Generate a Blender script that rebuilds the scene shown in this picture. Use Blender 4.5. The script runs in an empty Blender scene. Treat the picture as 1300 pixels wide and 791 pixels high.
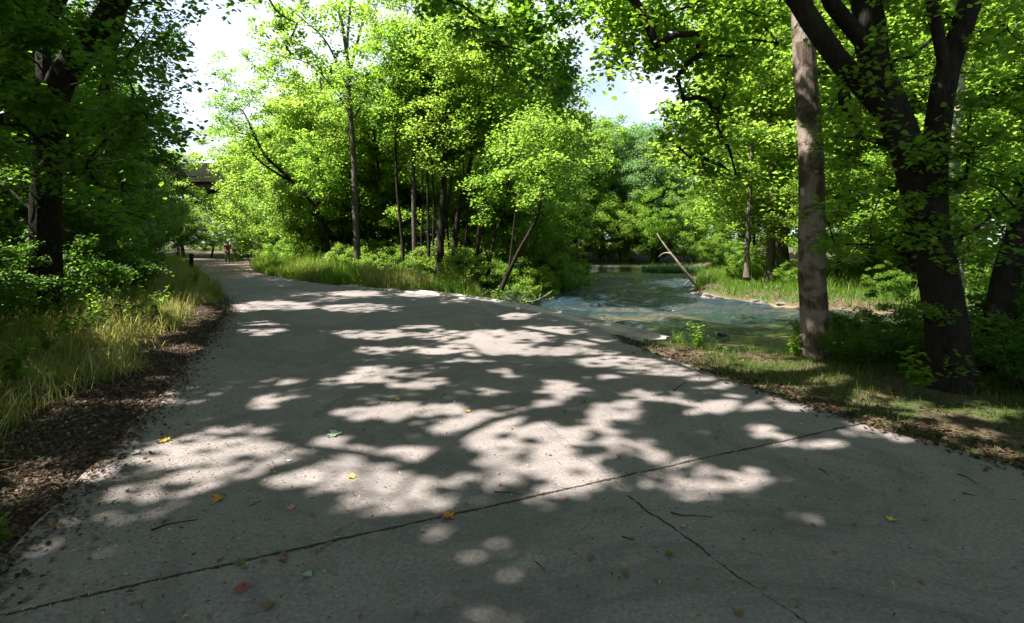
import bpy, math, random
import numpy as np
from mathutils import Vector
R = np.random.default_rng(11)
random.seed(5)
SC = bpy.context.scene
COL = SC.collection
CH = 1.6                      # eye height
F = 650.0; U0 = 650.0; V0 = 308.0

def G(u, v, z=0.0):
    D = (CH - z) * F / (v - V0)
    return ((u - U0) / F * D, D, z)
def P(u, v, D):
    return ((u - U0) / F * D, D, CH - (v - V0) / F * D)

# sun direction (towards the sun)
EL = math.radians(54); AZ = math.atan2(-0.97, -0.22)
SUN = np.array([math.sin(AZ) * math.cos(EL), math.cos(AZ) * math.cos(EL), math.sin(EL)])
SH = SUN[:2] / SUN[2]         # ground shift per metre of height

# ---------------------------------------------------------------- materials
def newmat(name):
    m = bpy.data.materials.new(name); m.use_nodes = True
    nt = m.node_tree
    for n in list(nt.nodes): nt.nodes.remove(n)
    return m, nt, nt.nodes.new, nt.links.new
def ramp(nt, fac, stops, interp='LINEAR'):
    r = nt.nodes.new('ShaderNodeValToRGB'); r.color_ramp.interpolation = interp
    el = r.color_ramp.elements
    while len(el) < len(stops): el.new(0.5)
    for e, (p, c) in zip(el, stops):
        e.position = p; e.color = (c[0], c[1], c[2], 1) if not isinstance(c, float) else (c, c, c, 1)
    nt.links.new(fac, r.inputs[0]); return r.outputs[0]
def noise(nt, vec, scale, detail=4, rough=0.55, dist=0.0):
    n = nt.nodes.new('ShaderNodeTexNoise'); n.inputs['Scale'].default_value = scale
    n.inputs['Detail'].default_value = detail; n.inputs['Roughness'].default_value = rough
    n.inputs['Distortion'].default_value = dist
    if vec is not None: nt.links.new(vec, n.inputs['Vector'])
    return n.outputs['Fac']
def math_(nt, op, a, b=None, c=None, clamp=False):
    n = nt.nodes.new('ShaderNodeMath'); n.operation = op; n.use_clamp = clamp
    for i, x in enumerate((a, b, c)):
        if x is None: continue
        if isinstance(x, (int, float)): n.inputs[i].default_value = x
        else: nt.links.new(x, n.inputs[i])
    return n.outputs[0]
def mixc(nt, fac, a, b, mode='MIX'):
    n = nt.nodes.new('ShaderNodeMix'); n.data_type = 'RGBA'; n.blend_type = mode
    for k, x in ((0, fac), (6, a), (7, b)):
        if isinstance(x, (int, float)): n.inputs[k].default_value = x
        elif isinstance(x, tuple): n.inputs[k].default_value = (*x, 1)
        else: nt.links.new(x, n.inputs[k])
    return n.outputs[2]
def bump(nt, h, strength, dist, nrm=None):
    b = nt.nodes.new('ShaderNodeBump'); b.inputs['Strength'].default_value = strength
    b.inputs['Distance'].default_value = dist; nt.links.new(h, b.inputs['Height'])
    if nrm is not None: nt.links.new(nrm, b.inputs['Normal'])
    return b.outputs[0]
def finish(nt, color, rough=0.8, nrm=None, spec=0.3):
    b = nt.nodes.new('ShaderNodeBsdfPrincipled'); o = nt.nodes.new('ShaderNodeOutputMaterial')
    if isinstance(color, tuple): b.inputs['Base Color'].default_value = (*color, 1)
    else: nt.links.new(color, b.inputs['Base Color'])
    if isinstance(rough, (int, float)): b.inputs['Roughness'].default_value = rough
    else: nt.links.new(rough, b.inputs['Roughness'])
    b.inputs['Specular IOR Level'].default_value = spec
    if nrm is not None: nt.links.new(nrm, b.inputs['Normal'])
    nt.links.new(b.outputs[0], o.inputs[0]); return b
def wpos(nt):
    return nt.nodes.new('ShaderNodeNewGeometry').outputs['Position']

def leafmat(name, stops, trans, tfac=0.5, rough=0.45, spec=0.35):
    """stops: ramp over the per-leaf value; trans: colour of light passing through the blade"""
    m, nt, N, L = newmat(name)
    a = N('ShaderNodeAttribute'); a.attribute_name = 'rnd'
    oi = N('ShaderNodeObjectInfo')
    f = math_(nt, 'ADD', a.outputs['Fac'], math_(nt, 'MULTIPLY', math_(nt, 'SUBTRACT', oi.outputs['Random'], .5), .35), clamp=True)
    c = ramp(nt, f, stops)
    b = N('ShaderNodeBsdfPrincipled'); L(c, b.inputs['Base Color']); b.inputs['Roughness'].default_value = rough
    b.inputs['Specular IOR Level'].default_value = spec
    t = N('ShaderNodeBsdfTranslucent')
    tc = mixc(nt, f, (trans[0]*.72, trans[1]*.86, trans[2]), (trans[0]*1.25, trans[1]*1.1, trans[2]))
    L(tc, t.inputs[0])
    mx = N('ShaderNodeMixShader'); mx.inputs[0].default_value = tfac
    L(b.outputs[0], mx.inputs[1]); L(t.outputs[0], mx.inputs[2])
    o = N('ShaderNodeOutputMaterial'); L(mx.outputs[0], o.inputs[0])
    return m
M = {}
M['leaf_bright'] = leafmat('leaf_bright', [(0, (.035, .085, .012)), (.5, (.06, .125, .018)), (.9, (.10, .16, .02)), (1, (.16, .17, .03))], (.33, .51, .06), .58)
M['leaf_mid'] = leafmat('leaf_mid', [(0, (.026, .07, .012)), (.6, (.045, .105, .016)), (1, (.08, .14, .02))], (.28, .48, .04), .56)
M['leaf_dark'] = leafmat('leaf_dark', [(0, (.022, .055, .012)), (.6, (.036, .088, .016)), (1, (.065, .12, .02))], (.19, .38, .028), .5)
M['leaf_blue'] = leafmat('leaf_blue', [(0, (.03, .075, .03)), (.6, (.05, .11, .045)), (1, (.08, .14, .06))], (.2, .36, .1), .5)
M['grass_green'] = leafmat('grass_green', [(0, (.04, .09, .012)), (.6, (.08, .15, .02)), (.93, (.12, .17, .03)), (1, (.3, .26, .12))], (.26, .42, .04), .5)
M['grass_straw'] = leafmat('grass_straw', [(0, (.045, .08, .015)), (.45, (.075, .13, .022)), (.7, (.22, .20, .065)), (1, (.55, .46, .24))], (.42, .42, .10), .45)
M['turf'] = leafmat('turf', [(0, (.04, .07, .014)), (.6, (.075, .12, .02)), (.9, (.13, .14, .035)), (1, (.25, .19, .09))], (.2, .3, .03), .4)
M['dry_leaf'] = leafmat('dry_leaf', [(0, (.018, .011, .009)), (.5, (.055, .032, .022)), (.85, (.12, .07, .045)), (1, (.27, .19, .13))], (.12, .06, .03), .2, .6, .3)
M['fleck'] = leafmat('fleck', [(0, (.05, .03, .02)), (.5, (.16, .12, .06)), (1, (.45, .42, .24))], (.15, .15, .06), .2, .6)
def flat(name, c, rough=.6, tr=None):
    return leafmat(name, [(0, tuple(x*.7 for x in c)), (.6, c), (1, tuple(min(1, x*1.25) for x in c))], tr or c, .25, rough)
M['leaf_orange'] = flat('leaf_orange', (.62, .25, .02)); M['leaf_yellow'] = flat('leaf_yellow', (.6, .42, .05))
M['leaf_pale'] = flat('leaf_pale', (.32, .42, .30)); M['leaf_red'] = flat('leaf_red', (.30, .05, .045)); M['leaf_pink'] = flat('leaf_pink', (.5, .24, .2))
M['leaf_green'] = flat('leaf_green', (.07, .16, .03)); M['leaf_brown'] = flat('leaf_brown', (.19, .11, .065)); M['leaf_white'] = flat('leaf_white', (.55, .6, .55))

def barkmat(name, c0, c1, c2=None, scale=1.0, patch=0.0):
    m, nt, N, L = newmat(name)
    tc = N('ShaderNodeTexCoord'); mp = N('ShaderNodeMapping'); mp.inputs['Scale'].default_value = (1, 1, .22)
    L(tc.outputs['Object'], mp.inputs[0])
    n1 = noise(nt, mp.outputs[0], 22*scale, 6, .65, .6)
    n2 = noise(nt, tc.outputs['Object'], 2.2, 3)
    c = ramp(nt, n1, [(.32, c0), (.62, c1)])
    if c2 is not None:
        c = mixc(nt, ramp(nt, noise(nt, tc.outputs['Object'], 3.2, 4, .6, .5), [(.45, (0, 0, 0)), (.56, (1, 1, 1))]), c, c2)
    c = mixc(nt, math_(nt, 'MULTIPLY', ramp(nt, n2, [(.5, (0, 0, 0)), (.7, (1, 1, 1))]), .35), c, (.035, .05, .02))
    finish(nt, c, .9, bump(nt, n1, 1.0, .05), .15); return m
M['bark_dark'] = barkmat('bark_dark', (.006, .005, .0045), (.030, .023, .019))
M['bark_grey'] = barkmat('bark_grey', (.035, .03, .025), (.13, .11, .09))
M['bark_pine'] = barkmat('bark_pine', (.03, .022, .017), (.13, .098, .08), (.24, .195, .165), .9)
M['bark_pale'] = barkmat('bark_pale', (.12, .11, .09), (.36, .33, .29), (.5, .47, .42), .5)

M['bark_log'] = barkmat('bark_log', (.10, .08, .06), (.27, .22, .17), (.34, .29, .23), .5)
# ---------------------------------------------------------------- mesh helpers
def mesh_from(name, verts, faces, mat, smooth=False, rnd=None):
    """faces: (n,k) array, or list of arrays with different k"""
    me = bpy.data.meshes.new(name)
    verts = np.asarray(verts, dtype=np.float32)
    fl = faces if isinstance(faces, list) else [faces]
    fl = [np.asarray(f, dtype=np.int32) for f in fl if len(f)]
    me.vertices.add(len(verts)); me.vertices.foreach_set('co', verts.ravel())
    loops = np.concatenate([f.ravel() for f in fl])
    sizes = np.concatenate([np.full(len(f), f.shape[1], dtype=np.int32) for f in fl])
    me.loops.add(len(loops)); me.loops.foreach_set('vertex_index', loops)
    me.polygons.add(len(sizes))
    starts = np.concatenate([[0], np.cumsum(sizes)[:-1]]).astype(np.int32)
    me.polygons.foreach_set('loop_start', starts); me.polygons.foreach_set('loop_total', sizes)
    if smooth: me.polygons.foreach_set('use_smooth', np.ones(len(sizes), dtype=bool))
    me.update(calc_edges=True)
    if rnd is not None:
        at = me.attributes.new('rnd', 'FLOAT', 'FACE'); at.data.foreach_set('value', np.asarray(rnd, dtype=np.float32))
    me.materials.append(mat)
    return me
def link(name, me, parent=None, loc=None):
    o = bpy.data.objects.new(name, me); COL.objects.link(o)
    if parent is not None: o.parent = parent
    if loc is not None: o.location = loc
    return o
def tag(o, label, cat, group=None):
    o['label'] = label; o['category'] = cat
    if group: o['group'] = group
    return o
def thing(name, label, cat, loc=(0, 0, 0), rz=0, group=None):
    o = bpy.data.objects.new(name, None); COL.objects.link(o); o.location = loc; o.rotation_euler = (0, 0, rz)
    o.empty_display_size = .2
    return tag(o, label, cat, group)
def struct(o): o['kind'] = 'structure'; return o
def stuff(o): o['kind'] = 'stuff'; return o
def dup(root, loc, rz, sc, label=None, group=None):
    r = root.copy(); COL.objects.link(r); r.location = loc; r.rotation_euler = (0, 0, rz); r.scale = (sc[0], sc[0], sc[1]) if isinstance(sc, tuple) else (sc,)*3
    if label: r['label'] = label
    if group: r['group'] = group
    elif 'group' in r: del r['group']
    for ch in root.children:
        c = ch.copy(); COL.objects.link(c); c.parent = r
    return r

# leaves ------------------------------------------------------------
LT6 = np.array([[0, 0, 0], [-.38, .30, .10], [-.34, .62, .10], [0, 1, -.06], [.34, .62, .10], [.38, .30, .10]])
F6 = np.array([[0, 3, 2, 1], [0, 5, 4, 3]])
LT4 = np.array([[0, 0, 0], [-.36, .45, .09], [0, 1, -.05], [.36, .45, .09]])
F4 = np.array([[0, 2, 1], [0, 3, 2]])
# five-lobed leaf, drawn as two folded halves
LT10 = np.array([[0, 0, 0], [-.30, -.02, .03], [-.52, .30, .08], [-.26, .40, .04], [-.36, .78, .07], [-.12, .66, .02], [0, 1, -.04],
                 [.12, .66, .02], [.36, .78, .07], [.26, .40, .04], [.52, .30, .08], [.30, -.02, .03]])
F10 = [np.array([[0, 6, 5, 4, 3, 2, 1]]), np.array([[0, 11, 10, 9, 8, 7, 6]])]
def leaf_arrays(c, size, tilt=.55, droop=.25, up=None, kind=4, width=1.0, rng=R):
    n = len(c)
    T = {4: LT4, 6: LT6, 10: LT10}[kind] * np.array([width, 1, 1])
    nr = rng.normal(0, tilt, (n, 3)); nr[:, 2] = 1.0
    if up is not None: nr += up
    nr /= np.linalg.norm(nr, axis=1)[:, None]
    a = rng.uniform(0, 2*math.pi, n)
    d = np.stack([np.cos(a), np.sin(a), -droop + rng.normal(0, .25, n)], 1)
    d -= nr * (d*nr).sum(1)[:, None]; d /= np.linalg.norm(d, axis=1)[:, None]
    s = np.cross(d, nr)
    sz = size * rng.uniform(.65, 1.25, n) if np.isscalar(size) else size
    V = (s[:, None, :]*T[None, :, 0:1] + d[:, None, :]*T[None, :, 1:2] + nr[:, None, :]*T[None, :, 2:3]) * sz[:, None, None] + c[:, None, :]
    k = len(T)
    base = (np.arange(n)*k)[:, None, None]
    FF = F4 if kind == 4 else F6
    f = (base + FF[None]).reshape(-1, FF.shape[1])
    return V.reshape(-1, 3), f, np.repeat(np.clip(rng.beta(2, 2, n), 0, 1), 2)

# tree growth ------------------------------------------------------------
def resample(pts, step):
    pts = np.array(pts, float); out = []
    n = len(pts)
    for i in range(n-1):
        p0 = pts[max(i-1, 0)]; p1 = pts[i]; p2 = pts[i+1]; p3 = pts[min(i+2, n-1)]
        k = max(1, int(np.linalg.norm(p2-p1)/step))
        for j in range(k):
            t = j/k
            out.append(.5*((2*p1)+(-p0+p2)*t+(2*p0-5*p1+4*p2-p3)*t*t+(-p0+3*p1-3*p2+p3)*t**3))
    out.append(pts[-1]); return np.array(out)
class Wood:
    def __init__(s): s.v = []; s.f = []; s.n = 0
    def tube(s, pts, rad, sides, cap=True, rough=0.0, rng=R):
        pts = np.asarray(pts, float); rad = np.asarray(rad, float); m = len(pts)
        if m < 2: return
        t = np.gradient(pts, axis=0); t /= np.linalg.norm(t, axis=1)[:, None] + 1e-9
        ref = np.array([.31, .95, .05]) if abs(t[0][2]) > .5 else np.array([0, 0, 1.])
        a = np.cross(t, ref); a /= np.linalg.norm(a, axis=1)[:, None] + 1e-9
        b = np.cross(t, a)
        th = np.arange(sides)*2*math.pi/sides
        rr = rad[:, None]*np.ones((m, sides))
        if rough:
            ph = rng.uniform(0, 6.3, 4); z = np.arange(m)[:, None]
            rr = rr*(1 + rough*(np.sin(3*th[None]+ph[0]+z*.15) + .7*np.sin(7*th[None]+ph[1]-z*.11) + .6*np.sin(11*th[None]+z*.35+ph[2]) + rng.normal(0, .5, (m, sides))))
        V = pts[:, None, :] + rr[..., None]*(a[:, None, :]*np.cos(th)[None, :, None] + b[:, None, :]*np.sin(th)[None, :, None])
        i = np.arange(m-1)[:, None]*sides; j = np.arange(sides)[None]; j2 = (j+1) % sides
        q = np.stack([i+j, i+j2, i+sides+j2, i+sides+j], -1).reshape(-1, 4) + s.n
        s.v.append(V.reshape(-1, 3)); s.f.append(q); s.n += m*sides
    def mesh(s, name, mat):
        return mesh_from(name, np.concatenate(s.v), np.concatenate(s.f), mat, smooth=True)
def grow(wood, stems, att, base_r, crown_base, rng, step=.55, tip_r=.006, main_sides=12, rough=.02, flare=1.5, wig=.12, top_r=None, up=1.0, dmax=None):
    """stems: list of (points, r0, r1) drawn as given; attractors are joined to them by curved branches."""
    pos = []; par = []; srad = []; nstem = 0
    for pts, r0, r1, par_i in stems:
        rs = resample(pts, .22)
        k = len(rs); tt = np.linspace(0, 1, k)
        rad = r0 + (r1-r0)*tt
        if par_i is None:
            h = rs[:, 2]-rs[0, 2]; rad = rad*(1+(flare-1)*np.exp(-h/.28))
        wood.tube(rs, rad, main_sides, rough=rough, rng=rng)
        b0 = len(pos)
        for i in range(k):
            pos.append(rs[i]); par.append(-1); srad.append(rad[i])
    nst = len(pos)
    pos = [np.array(p) for p in pos]
    cnt = [0]*nst
    # sort by distance to stems
    S = np.array(pos)
    dd = np.array([np.min(np.linalg.norm(S-a, axis=1)) for a in att])
    arr = np.zeros((nst + len(att)*40, 3)); arr[:nst] = S; n = nst
    tips = []
    for ai in np.argsort(dd):
        a = att[ai]
        v = arr[:n]-a; d = np.linalg.norm(v, axis=1)
        cost = d + up*np.maximum(0, arr[:n, 2] - a[2] + .25*d)
        cost[:nst] += 4*np.maximum(0, crown_base - arr[:nst, 2])
        j = int(np.argmin(cost)); L = d[j]
        k = int(np.clip(L/step, 2, 30))
        p0 = arr[j].copy(); mid = (p0+a)/2 + np.array([0, 0, .10*L]) + rng.normal(0, wig*.5*L, 3)*np.array([1, 1, .5])
        prev = j
        for i in range(1, k+1):
            t = i/k
            q = (1-t)**2*p0 + 2*t*(1-t)*mid + t*t*a
            if i < k: q = q + rng.normal(0, .045*step/.5, 3)
            arr[n] = q; par.append(prev); cnt.append(0); prev = n; n += 1
        tips.append(prev)
    cnt = np.zeros(n)
    for t in tips: cnt[t] += 1
    for i in range(n-1, nst-1, -1):
        if par[i] >= nst: cnt[par[i]] += cnt[i]
    rad = tip_r*np.maximum(cnt, 1)**.5
    children = {}
    for i in range(nst, n): children.setdefault(par[i], []).append(i)
    starts = [c for p in range(nst) for c in children.get(p, [])]
    st = [(par[c], c) for c in starts]
    while st:
        p, c = st.pop()
        ch = [p, c]
        while True:
            k = children.get(ch[-1], [])
            if not k: break
            k = sorted(k, key=lambda x: -cnt[x])
            for o in k[1:]: st.append((ch[-1], o))
            ch.append(k[0])
        r = rad[ch].copy(); r[0] = min(rad[ch[1]]*1.15, (srad[p]*.8 if p < nst else rad[p])); r[-1] = min(r[-1], tip_r)*.6
        wood.tube(arr[ch], r, 7 if r.max() > .04 else 4, rng=rng)
    return arr[:n]
def clumps(att, n_per, rx, rz, rng, twig=True):
    k = len(att); a = np.repeat(np.arange(k), n_per)
    off = rng.normal(0, 1, (len(a), 3)); off /= np.linalg.norm(off, axis=1)[:, None]
    off *= (rng.uniform(0, 1, len(a))**.5)[:, None]
    s = rng.uniform(.6, 1.3, k)[a]
    tiltx = rng.normal(0, .25, k)[a]; tilty = rng.normal(0, .25, k)[a]
    p = off*np.stack([rx*s, rx*s, rz*s], 1)
    p[:, 2] += tiltx*p[:, 0] + tilty*p[:, 1] - .12*(p[:, 0]**2+p[:, 1]**2)/rx
    return att[a] + p
def envelope(n, c, r, rng, gap=.25, shell=.45, low=None):
    out = []; ph = rng.uniform(0, 6.3, 6); c = np.array(c); r = np.array(r)
    while len(out) < n:
        v = rng.normal(0, 1, 3); v /= np.linalg.norm(v); s = rng.uniform(shell**3, 1)**(1/3)
        bulge = 1 + .22*math.sin(2.3*v[0]*2+ph[0]) * math.sin(2.9*v[1]*2+ph[1]) + .12*math.sin(5*v[2]+ph[2])
        p = c + v*s*r*bulge
        q = p/ r
        g = math.sin(3.1*q[0]+ph[3]) + math.sin(3.7*q[1]+ph[4]) + math.sin(4.3*q[2]+ph[5])
        if g < -2.0 + gap*4: 
            if rng.uniform() < .75: continue
        if low is not None and p[2] < low: continue
        out.append(p)
    return np.array(out)

# ---------------------------------------------------------------- where the sun reaches the ground (gaps in the boughs)
LIT = [(452,373,26,2),(350,388,42,4),(305,392,18,3),(460,391,42,4),(534,374,20,2),(470,424,42,4.5),(534,414,26,3),(612,427,75,6),(478,445,24,4),
 (618,443,85,6),(700,446,60,4),(330,417,28,7),(480,475,28,7),(440,482,24,3),(525,487,22,4),(642,472,18,5),(560,483,15,3),(627,497,22,3),(715,497,44,5),(708,484,18,3),(690,420,30,4),(745,435,25,3),(655,402,18,3),
 (600,458,30,2),(790,460,50,6),(835,470,40,6),(770,478,18,4),(700,513,26,6),(725,490,12,3),(780,520,40,9),(815,502,36,6),(850,505,20,4),(877,495,12,3),(872,512,16,6),(920,516,48,8),(880,521,18,5),
 (912,490,16,3),(955,503,30,5),(1000,515,45,6),(1085,548,26,6),(1110,549,25,4),(1140,560,14,5),(1040,566,40,8),(980,573,14,4),(1150,575,16,4),(1200,592,14,3),
 (345,508,26,6),(330,520,20,3),(200,512,20,4),(360,485,14,3),(300,545,50,6),(230,577,52,11),(300,578,60,14),(335,572,45,13),(180,573,10,3),(285,600,50,9),(380,606,55,16),(215,630,40,8),(250,615,35,9),(330,608,30,10),
 (315,651,34,6),(470,583,60,14),(425,560,38,8),(440,612,50,14),(498,522,30,10),(440,527,25,8),(560,520,26,6),(620,530,34,9),(600,528,20,6),(560,545,26,9),(545,572,22,7),(640,545,44,18),(665,572,55,16),(620,572,40,12),
 (710,590,50,15),(740,598,45,13),(650,600,28,10),(620,609,38,11),(690,570,55,20),(690,615,32,16),(500,625,45,16),(460,645,30,14),(530,610,26,10),(575,640,24,7),(540,650,26,9),(592,676,24,5),(720,632,14,6),(780,622,30,8),
 (790,560,24,8),(760,540,22,6),(845,582,26,8),(815,565,20,6),(870,585,14,7),(860,612,44,12),(920,605,50,13),(965,612,42,9),(905,622,50,10),(870,640,14,10),(898,647,16,6),(810,647,22,6),(680,641,14,5),(712,653,9,5),(750,651,14,6),(735,678,20,6),
 (1010,658,17,7),(965,663,12,8),(1048,663,18,3),(1052,640,12,4),(1195,653,12,8),(1245,664,25,6),(1225,672,20,4),(960,540,28,7),(975,555,18,5),(900,550,10,4),(896,570,10,4),(600,690,14,4),(350,770,22,7),
 (205,395,55,24),(160,425,45,16),(235,375,30,12),(95,430,35,14),(225,440,26,5),(160,460,25,5),(60,598,34,9),(25,625,26,8),(115,600,20,8),(200,480,18,4),(50,480,25,8),
 (900,480,30,4),(935,487,20,3),(1000,500,30,3),(1105,530,22,6),(1070,512,16,4),(1180,560,30,5),(1240,545,30,6),(900,455,45,8),(850,440,30,5),(960,462,30,5),(1290,575,14,5),(1150,535,20,4),(1190,538,18,4),(1240,565,22,5),(888,438,45,12),(935,450,40,8),(1000,488,30,5),(1100,500,30,5),(1200,520,30,6),(1050,478,26,4),(1150,512,24,5),(1265,522,26,6),(1010,462,30,5)]
LITA = np.array(LIT, float)
def litmask(x, y):
    """True where sun should reach ground point (x,y)."""
    out = np.zeros(len(x), bool)
    ok = y > 1.7
    u = U0 + F*x/np.where(ok, y, 1); v = V0 + F*CH/np.where(ok, y, 1)
    wob = 1 + .28*np.sin(x*7+1)*np.sin(y*6.3+2) + .18*np.sin(x*17+y*13)
    for (a, b, ru, rv) in LITA:
        e = ((u-a)/(ru*1.25+5))**2 + ((v-b)/(rv*1.38+1.4))**2
        out |= (e < wob)
    q = np.sin(x*4.1+y*1.3+.7)*np.sin(y*3.3-x*.9+2.1) + .7*np.sin(x*9.3-y*2.1)*np.sin(y*7.7+x*2.9) + .4*np.sin(x*17+1)*np.sin(y*15+2)
    out |= (q > 1.02 + .25*(y < 4.6)) & (y > 3.3) & (y < 19) & (x > -3.9-.1*(y-3)) 
    for z_, r_ in ((2.9, .2), (3.5, .24), (4.3, .3), (5.0, .28), (5.8, .35)):      # sun on the upper part of the tall straight trunk
        out |= (x-(4.2-SH[0]*z_))**2 + (y-(7.35-SH[1]*z_))**2 < (r_*wob)**2
    return out & (ok | (x > 4))
def keep_shade(pts, soft=.02, rng=R):
    g = pts[:, :2] - pts[:, 2:3]*SH[None]
    m = litmask(g[:, 0], g[:, 1])
    return ~m | (rng.uniform(0, 1, len(pts)) < soft)

# ---------------------------------------------------------------- world, sun, camera
W = bpy.data.worlds.new("World"); SC.world = W; W.use_nodes = True
nt = W.node_tree
for n in list(nt.nodes): nt.nodes.remove(n)
sky = nt.nodes.new('ShaderNodeTexSky'); sky.sky_type = 'NISHITA'; sky.sun_disc = False
sky.sun_elevation = EL; sky.sun_rotation = AZ; sky.air_density = 1.0; sky.dust_density = 1.5; sky.ozone_density = 1.5
tc = nt.nodes.new('ShaderNodeTexCoord')
cl = ramp(nt, noise(nt, tc.outputs['Generated'], 2.4, 6, .6, .4), [(.34, (.15, .15, .15)), (.58, (1, 1, 1))])
sz = nt.nodes.new('ShaderNodeSeparateXYZ'); nt.links.new(tc.outputs['Generated'], sz.inputs[0])
hi = ramp(nt, sz.outputs[2], [(.0, (1, 1, 1)), (.42, (1, 1, 1)), (.62, (.12, .12, .12))])
mixn = mixc(nt, math_(nt, 'MULTIPLY', math_(nt, 'MULTIPLY', cl, hi), .92), sky.outputs[0], (5.6, 6.0, 6.6))
bg = nt.nodes.new('ShaderNodeBackground'); bg.inputs[1].default_value = .064
wo = nt.nodes.new('ShaderNodeOutputWorld')
nt.links.new(mixn, bg.inputs[0]); nt.links.new(bg.outputs[0], wo.inputs[0])
sl = bpy.data.lights.new('sun', 'SUN'); sl.energy = 5.0; sl.angle = math.radians(.53); sl.color = (1, .94, .85)
so = bpy.data.objects.new('sun', sl); COL.objects.link(so)
so.rotation_euler = Vector(SUN).to_track_quat('Z', 'Y').to_euler(); so.location = (0, 0, 40)
cd = bpy.data.cameras.new('camera'); cam = bpy.data.objects.new('camera', cd); COL.objects.link(cam)
cam.location = (0, 0, CH); cam.rotation_euler = (math.radians(90), 0, 0)
cd.lens = 18; cd.sensor_width = 36; cd.shift_y = -87.5/1300; cd.clip_end = 2000; cd.clip_start = .05
SC.camera = cam
SC.view_settings.view_transform = 'Standard'; SC.view_settings.look = 'None'; SC.view_settings.gamma = 1
SC.view_settings.exposure = 2.05
SC.render.engine = 'CYCLES'
cy = SC.cycles
cy.max_bounces = 7; cy.diffuse_bounces = 4; cy.glossy_bounces = 2; cy.transmission_bounces = 4; cy.transparent_max_bounces = 4
cy.use_denoising = True; cy.caustics_reflective = False; cy.caustics_refractive = False

# ---------------------------------------------------------------- ground shapes
RIV = np.array([(3.75,8.6),(2.9,9.9),(1.75,12.3),(.5,14.6),(-.9,16.6),(-.7,19),(1.0,25),(3.0,33),(2.0,38),(-10,42),(-40,47),(-70,50),(-70,60),(-40,58),(-10,54),(4,51.5),(14,51),(17,49),(17.5,44),(14.5,38),(11.8,34),(9.6,28),(7.7,23),(8.2,19.2),(9.6,17),(11.6,15.2),(15,13.8),(25,12),(60,9),(60,3),(25,6.3),(14,8.2),(9.5,8.9),(7,9.2),(5.2,9.0),(4.2,8.6)])
def sdf(px, py, poly):
    n = len(poly); d = np.full(px.shape, 1e9); ins = np.zeros(px.shape, bool)
    for i in range(n):
        ax, ay = poly[i]; bx, by = poly[(i+1) % n]
        ex, ey = bx-ax, by-ay; wx, wy = px-ax, py-ay
        t = np.clip((wx*ex+wy*ey)/(ex*ex+ey*ey), 0, 1)
        d = np.minimum(d, np.hypot(wx-t*ex, wy-t*ey))
        c = ((ay > py) != (by > py)) & (px < (bx-ax)*(py-ay)/((by-ay) if by != ay else 1e-9)+ax)
        ins ^= c
    return np.where(ins, -d, d)
PL = [(2.2,-9),(.3,-4.5),(-1.52,0),(-2.55,2.55),(-2.96,3.56),(-3.56,5.15),(-4.3,6.7),(-5.05,8.5),(-5.9,10.4),(-6.5,11.8),(-8.0,14.4),(-10.6,18.2),(-14.7,24.8)]
PR = [(9.6,-9),(7.8,-5),(5.4,0),(3.59,3.59),(3.03,4.68),(2.64,5.7),(2.18,7.07),(1.86,8.06),(1.5,9.9),(.19,12.4),(-2.15,15.5),(-4.97,17.9),(-7.7,20.2),(-11.8,24.8)]
def smooth2(pts, step=.15):
    p = np.array([(a, b, 0) for a, b in pts], float); return resample(p, step)[:, :2]
PLs = smooth2(PL); PRs = smooth2(PR)
PRs_k = PRs.copy()
PAVE = np.concatenate([PLs, PRs[::-1]])
GL = [(-14.7,24.8),(-18,29.5),(-22.3,36),(-27,42.5),(-33,47),(-45,49)]
GR = [(-11.8,24.8),(-15.2,30.0),(-19.0,37),(-23.2,44.5),(-31,51),(-45,54)]
DPATH = np.concatenate([smooth2(GL, .5), smooth2(GR, .5)[::-1]])
PAVEF = PAVE
PAVE = np.concatenate([smooth2(PL, 1.2), smooth2(PR, 1.2)[::-1]])
DPATHF = DPATH; DPATH = np.concatenate([smooth2(GL, 3), smooth2(GR, 3)[::-1]])
def hnoise(x, y, s, seed=0):
    r = np.random.default_rng(seed); o = 0
    for k in range(6):
        a = r.uniform(0, 6.28); f = s*r.uniform(.6, 1.8); o = o + np.sin((x*math.cos(a)+y*math.sin(a))*f + r.uniform(0, 6.28))
    return o/6
def land(x, y):
    x = np.asarray(x, float); y = np.asarray(y, float)
    dr = sdf(x, y, RIV); dp = sdf(x, y, PAVE); dg = sdf(x, y, DPATH)
    far = ((x > 7) & (y > 11)) | ((y > 44) & (x > -5)) | (y > 56)       # other bank
    z = np.where(far, -.28 + .03*np.clip(dr-4, 0, 30), -.045)
    leftside = (x < -1.5 - .45*(y)) & (y < 60)
    dd = np.minimum(dp, dg)
    z = np.where(leftside & ~far, -.03 + .10*np.clip(dd-1.4, 0, 8), z)
    z = z + .03*hnoise(x, y, 1.3, 3)*np.clip(dd, 0, 1) + .12*hnoise(x, y, .35, 4)*np.clip((dd-2)/4, 0, 1)*np.clip(dr/3, 0, 1)
    bank = np.clip(dr/1.1, 0, 1); bank = bank*bank*(3-2*bank)
    z = np.where(dr > 0, -.68 + (z+.68)*bank, -.68 - np.minimum(.7, .5*np.abs(dr)))
    z -= .16*np.exp(-(((x-2.35)/.35)**2 + ((y-7.75)/.30)**2))
    z = np.where(dp < .03, np.minimum(z, -.15), z)
    z = np.where((dg < 0), np.minimum(z, -.05), z)
    return z
xs = np.unique(np.concatenate([np.arange(-18, 16, .2), np.arange(-70, -18, 1.0), np.arange(16, 70, 1.0), np.linspace(-500, -70, 12), np.linspace(70, 500, 12)]))
ys = np.unique(np.concatenate([np.arange(-4, 34, .2), np.arange(34, 80, 1.0), np.linspace(-300, -4, 10), np.linspace(80, 600, 12)]))
X, Y = np.meshgrid(xs, ys); Z = land(X, Y)
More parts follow.
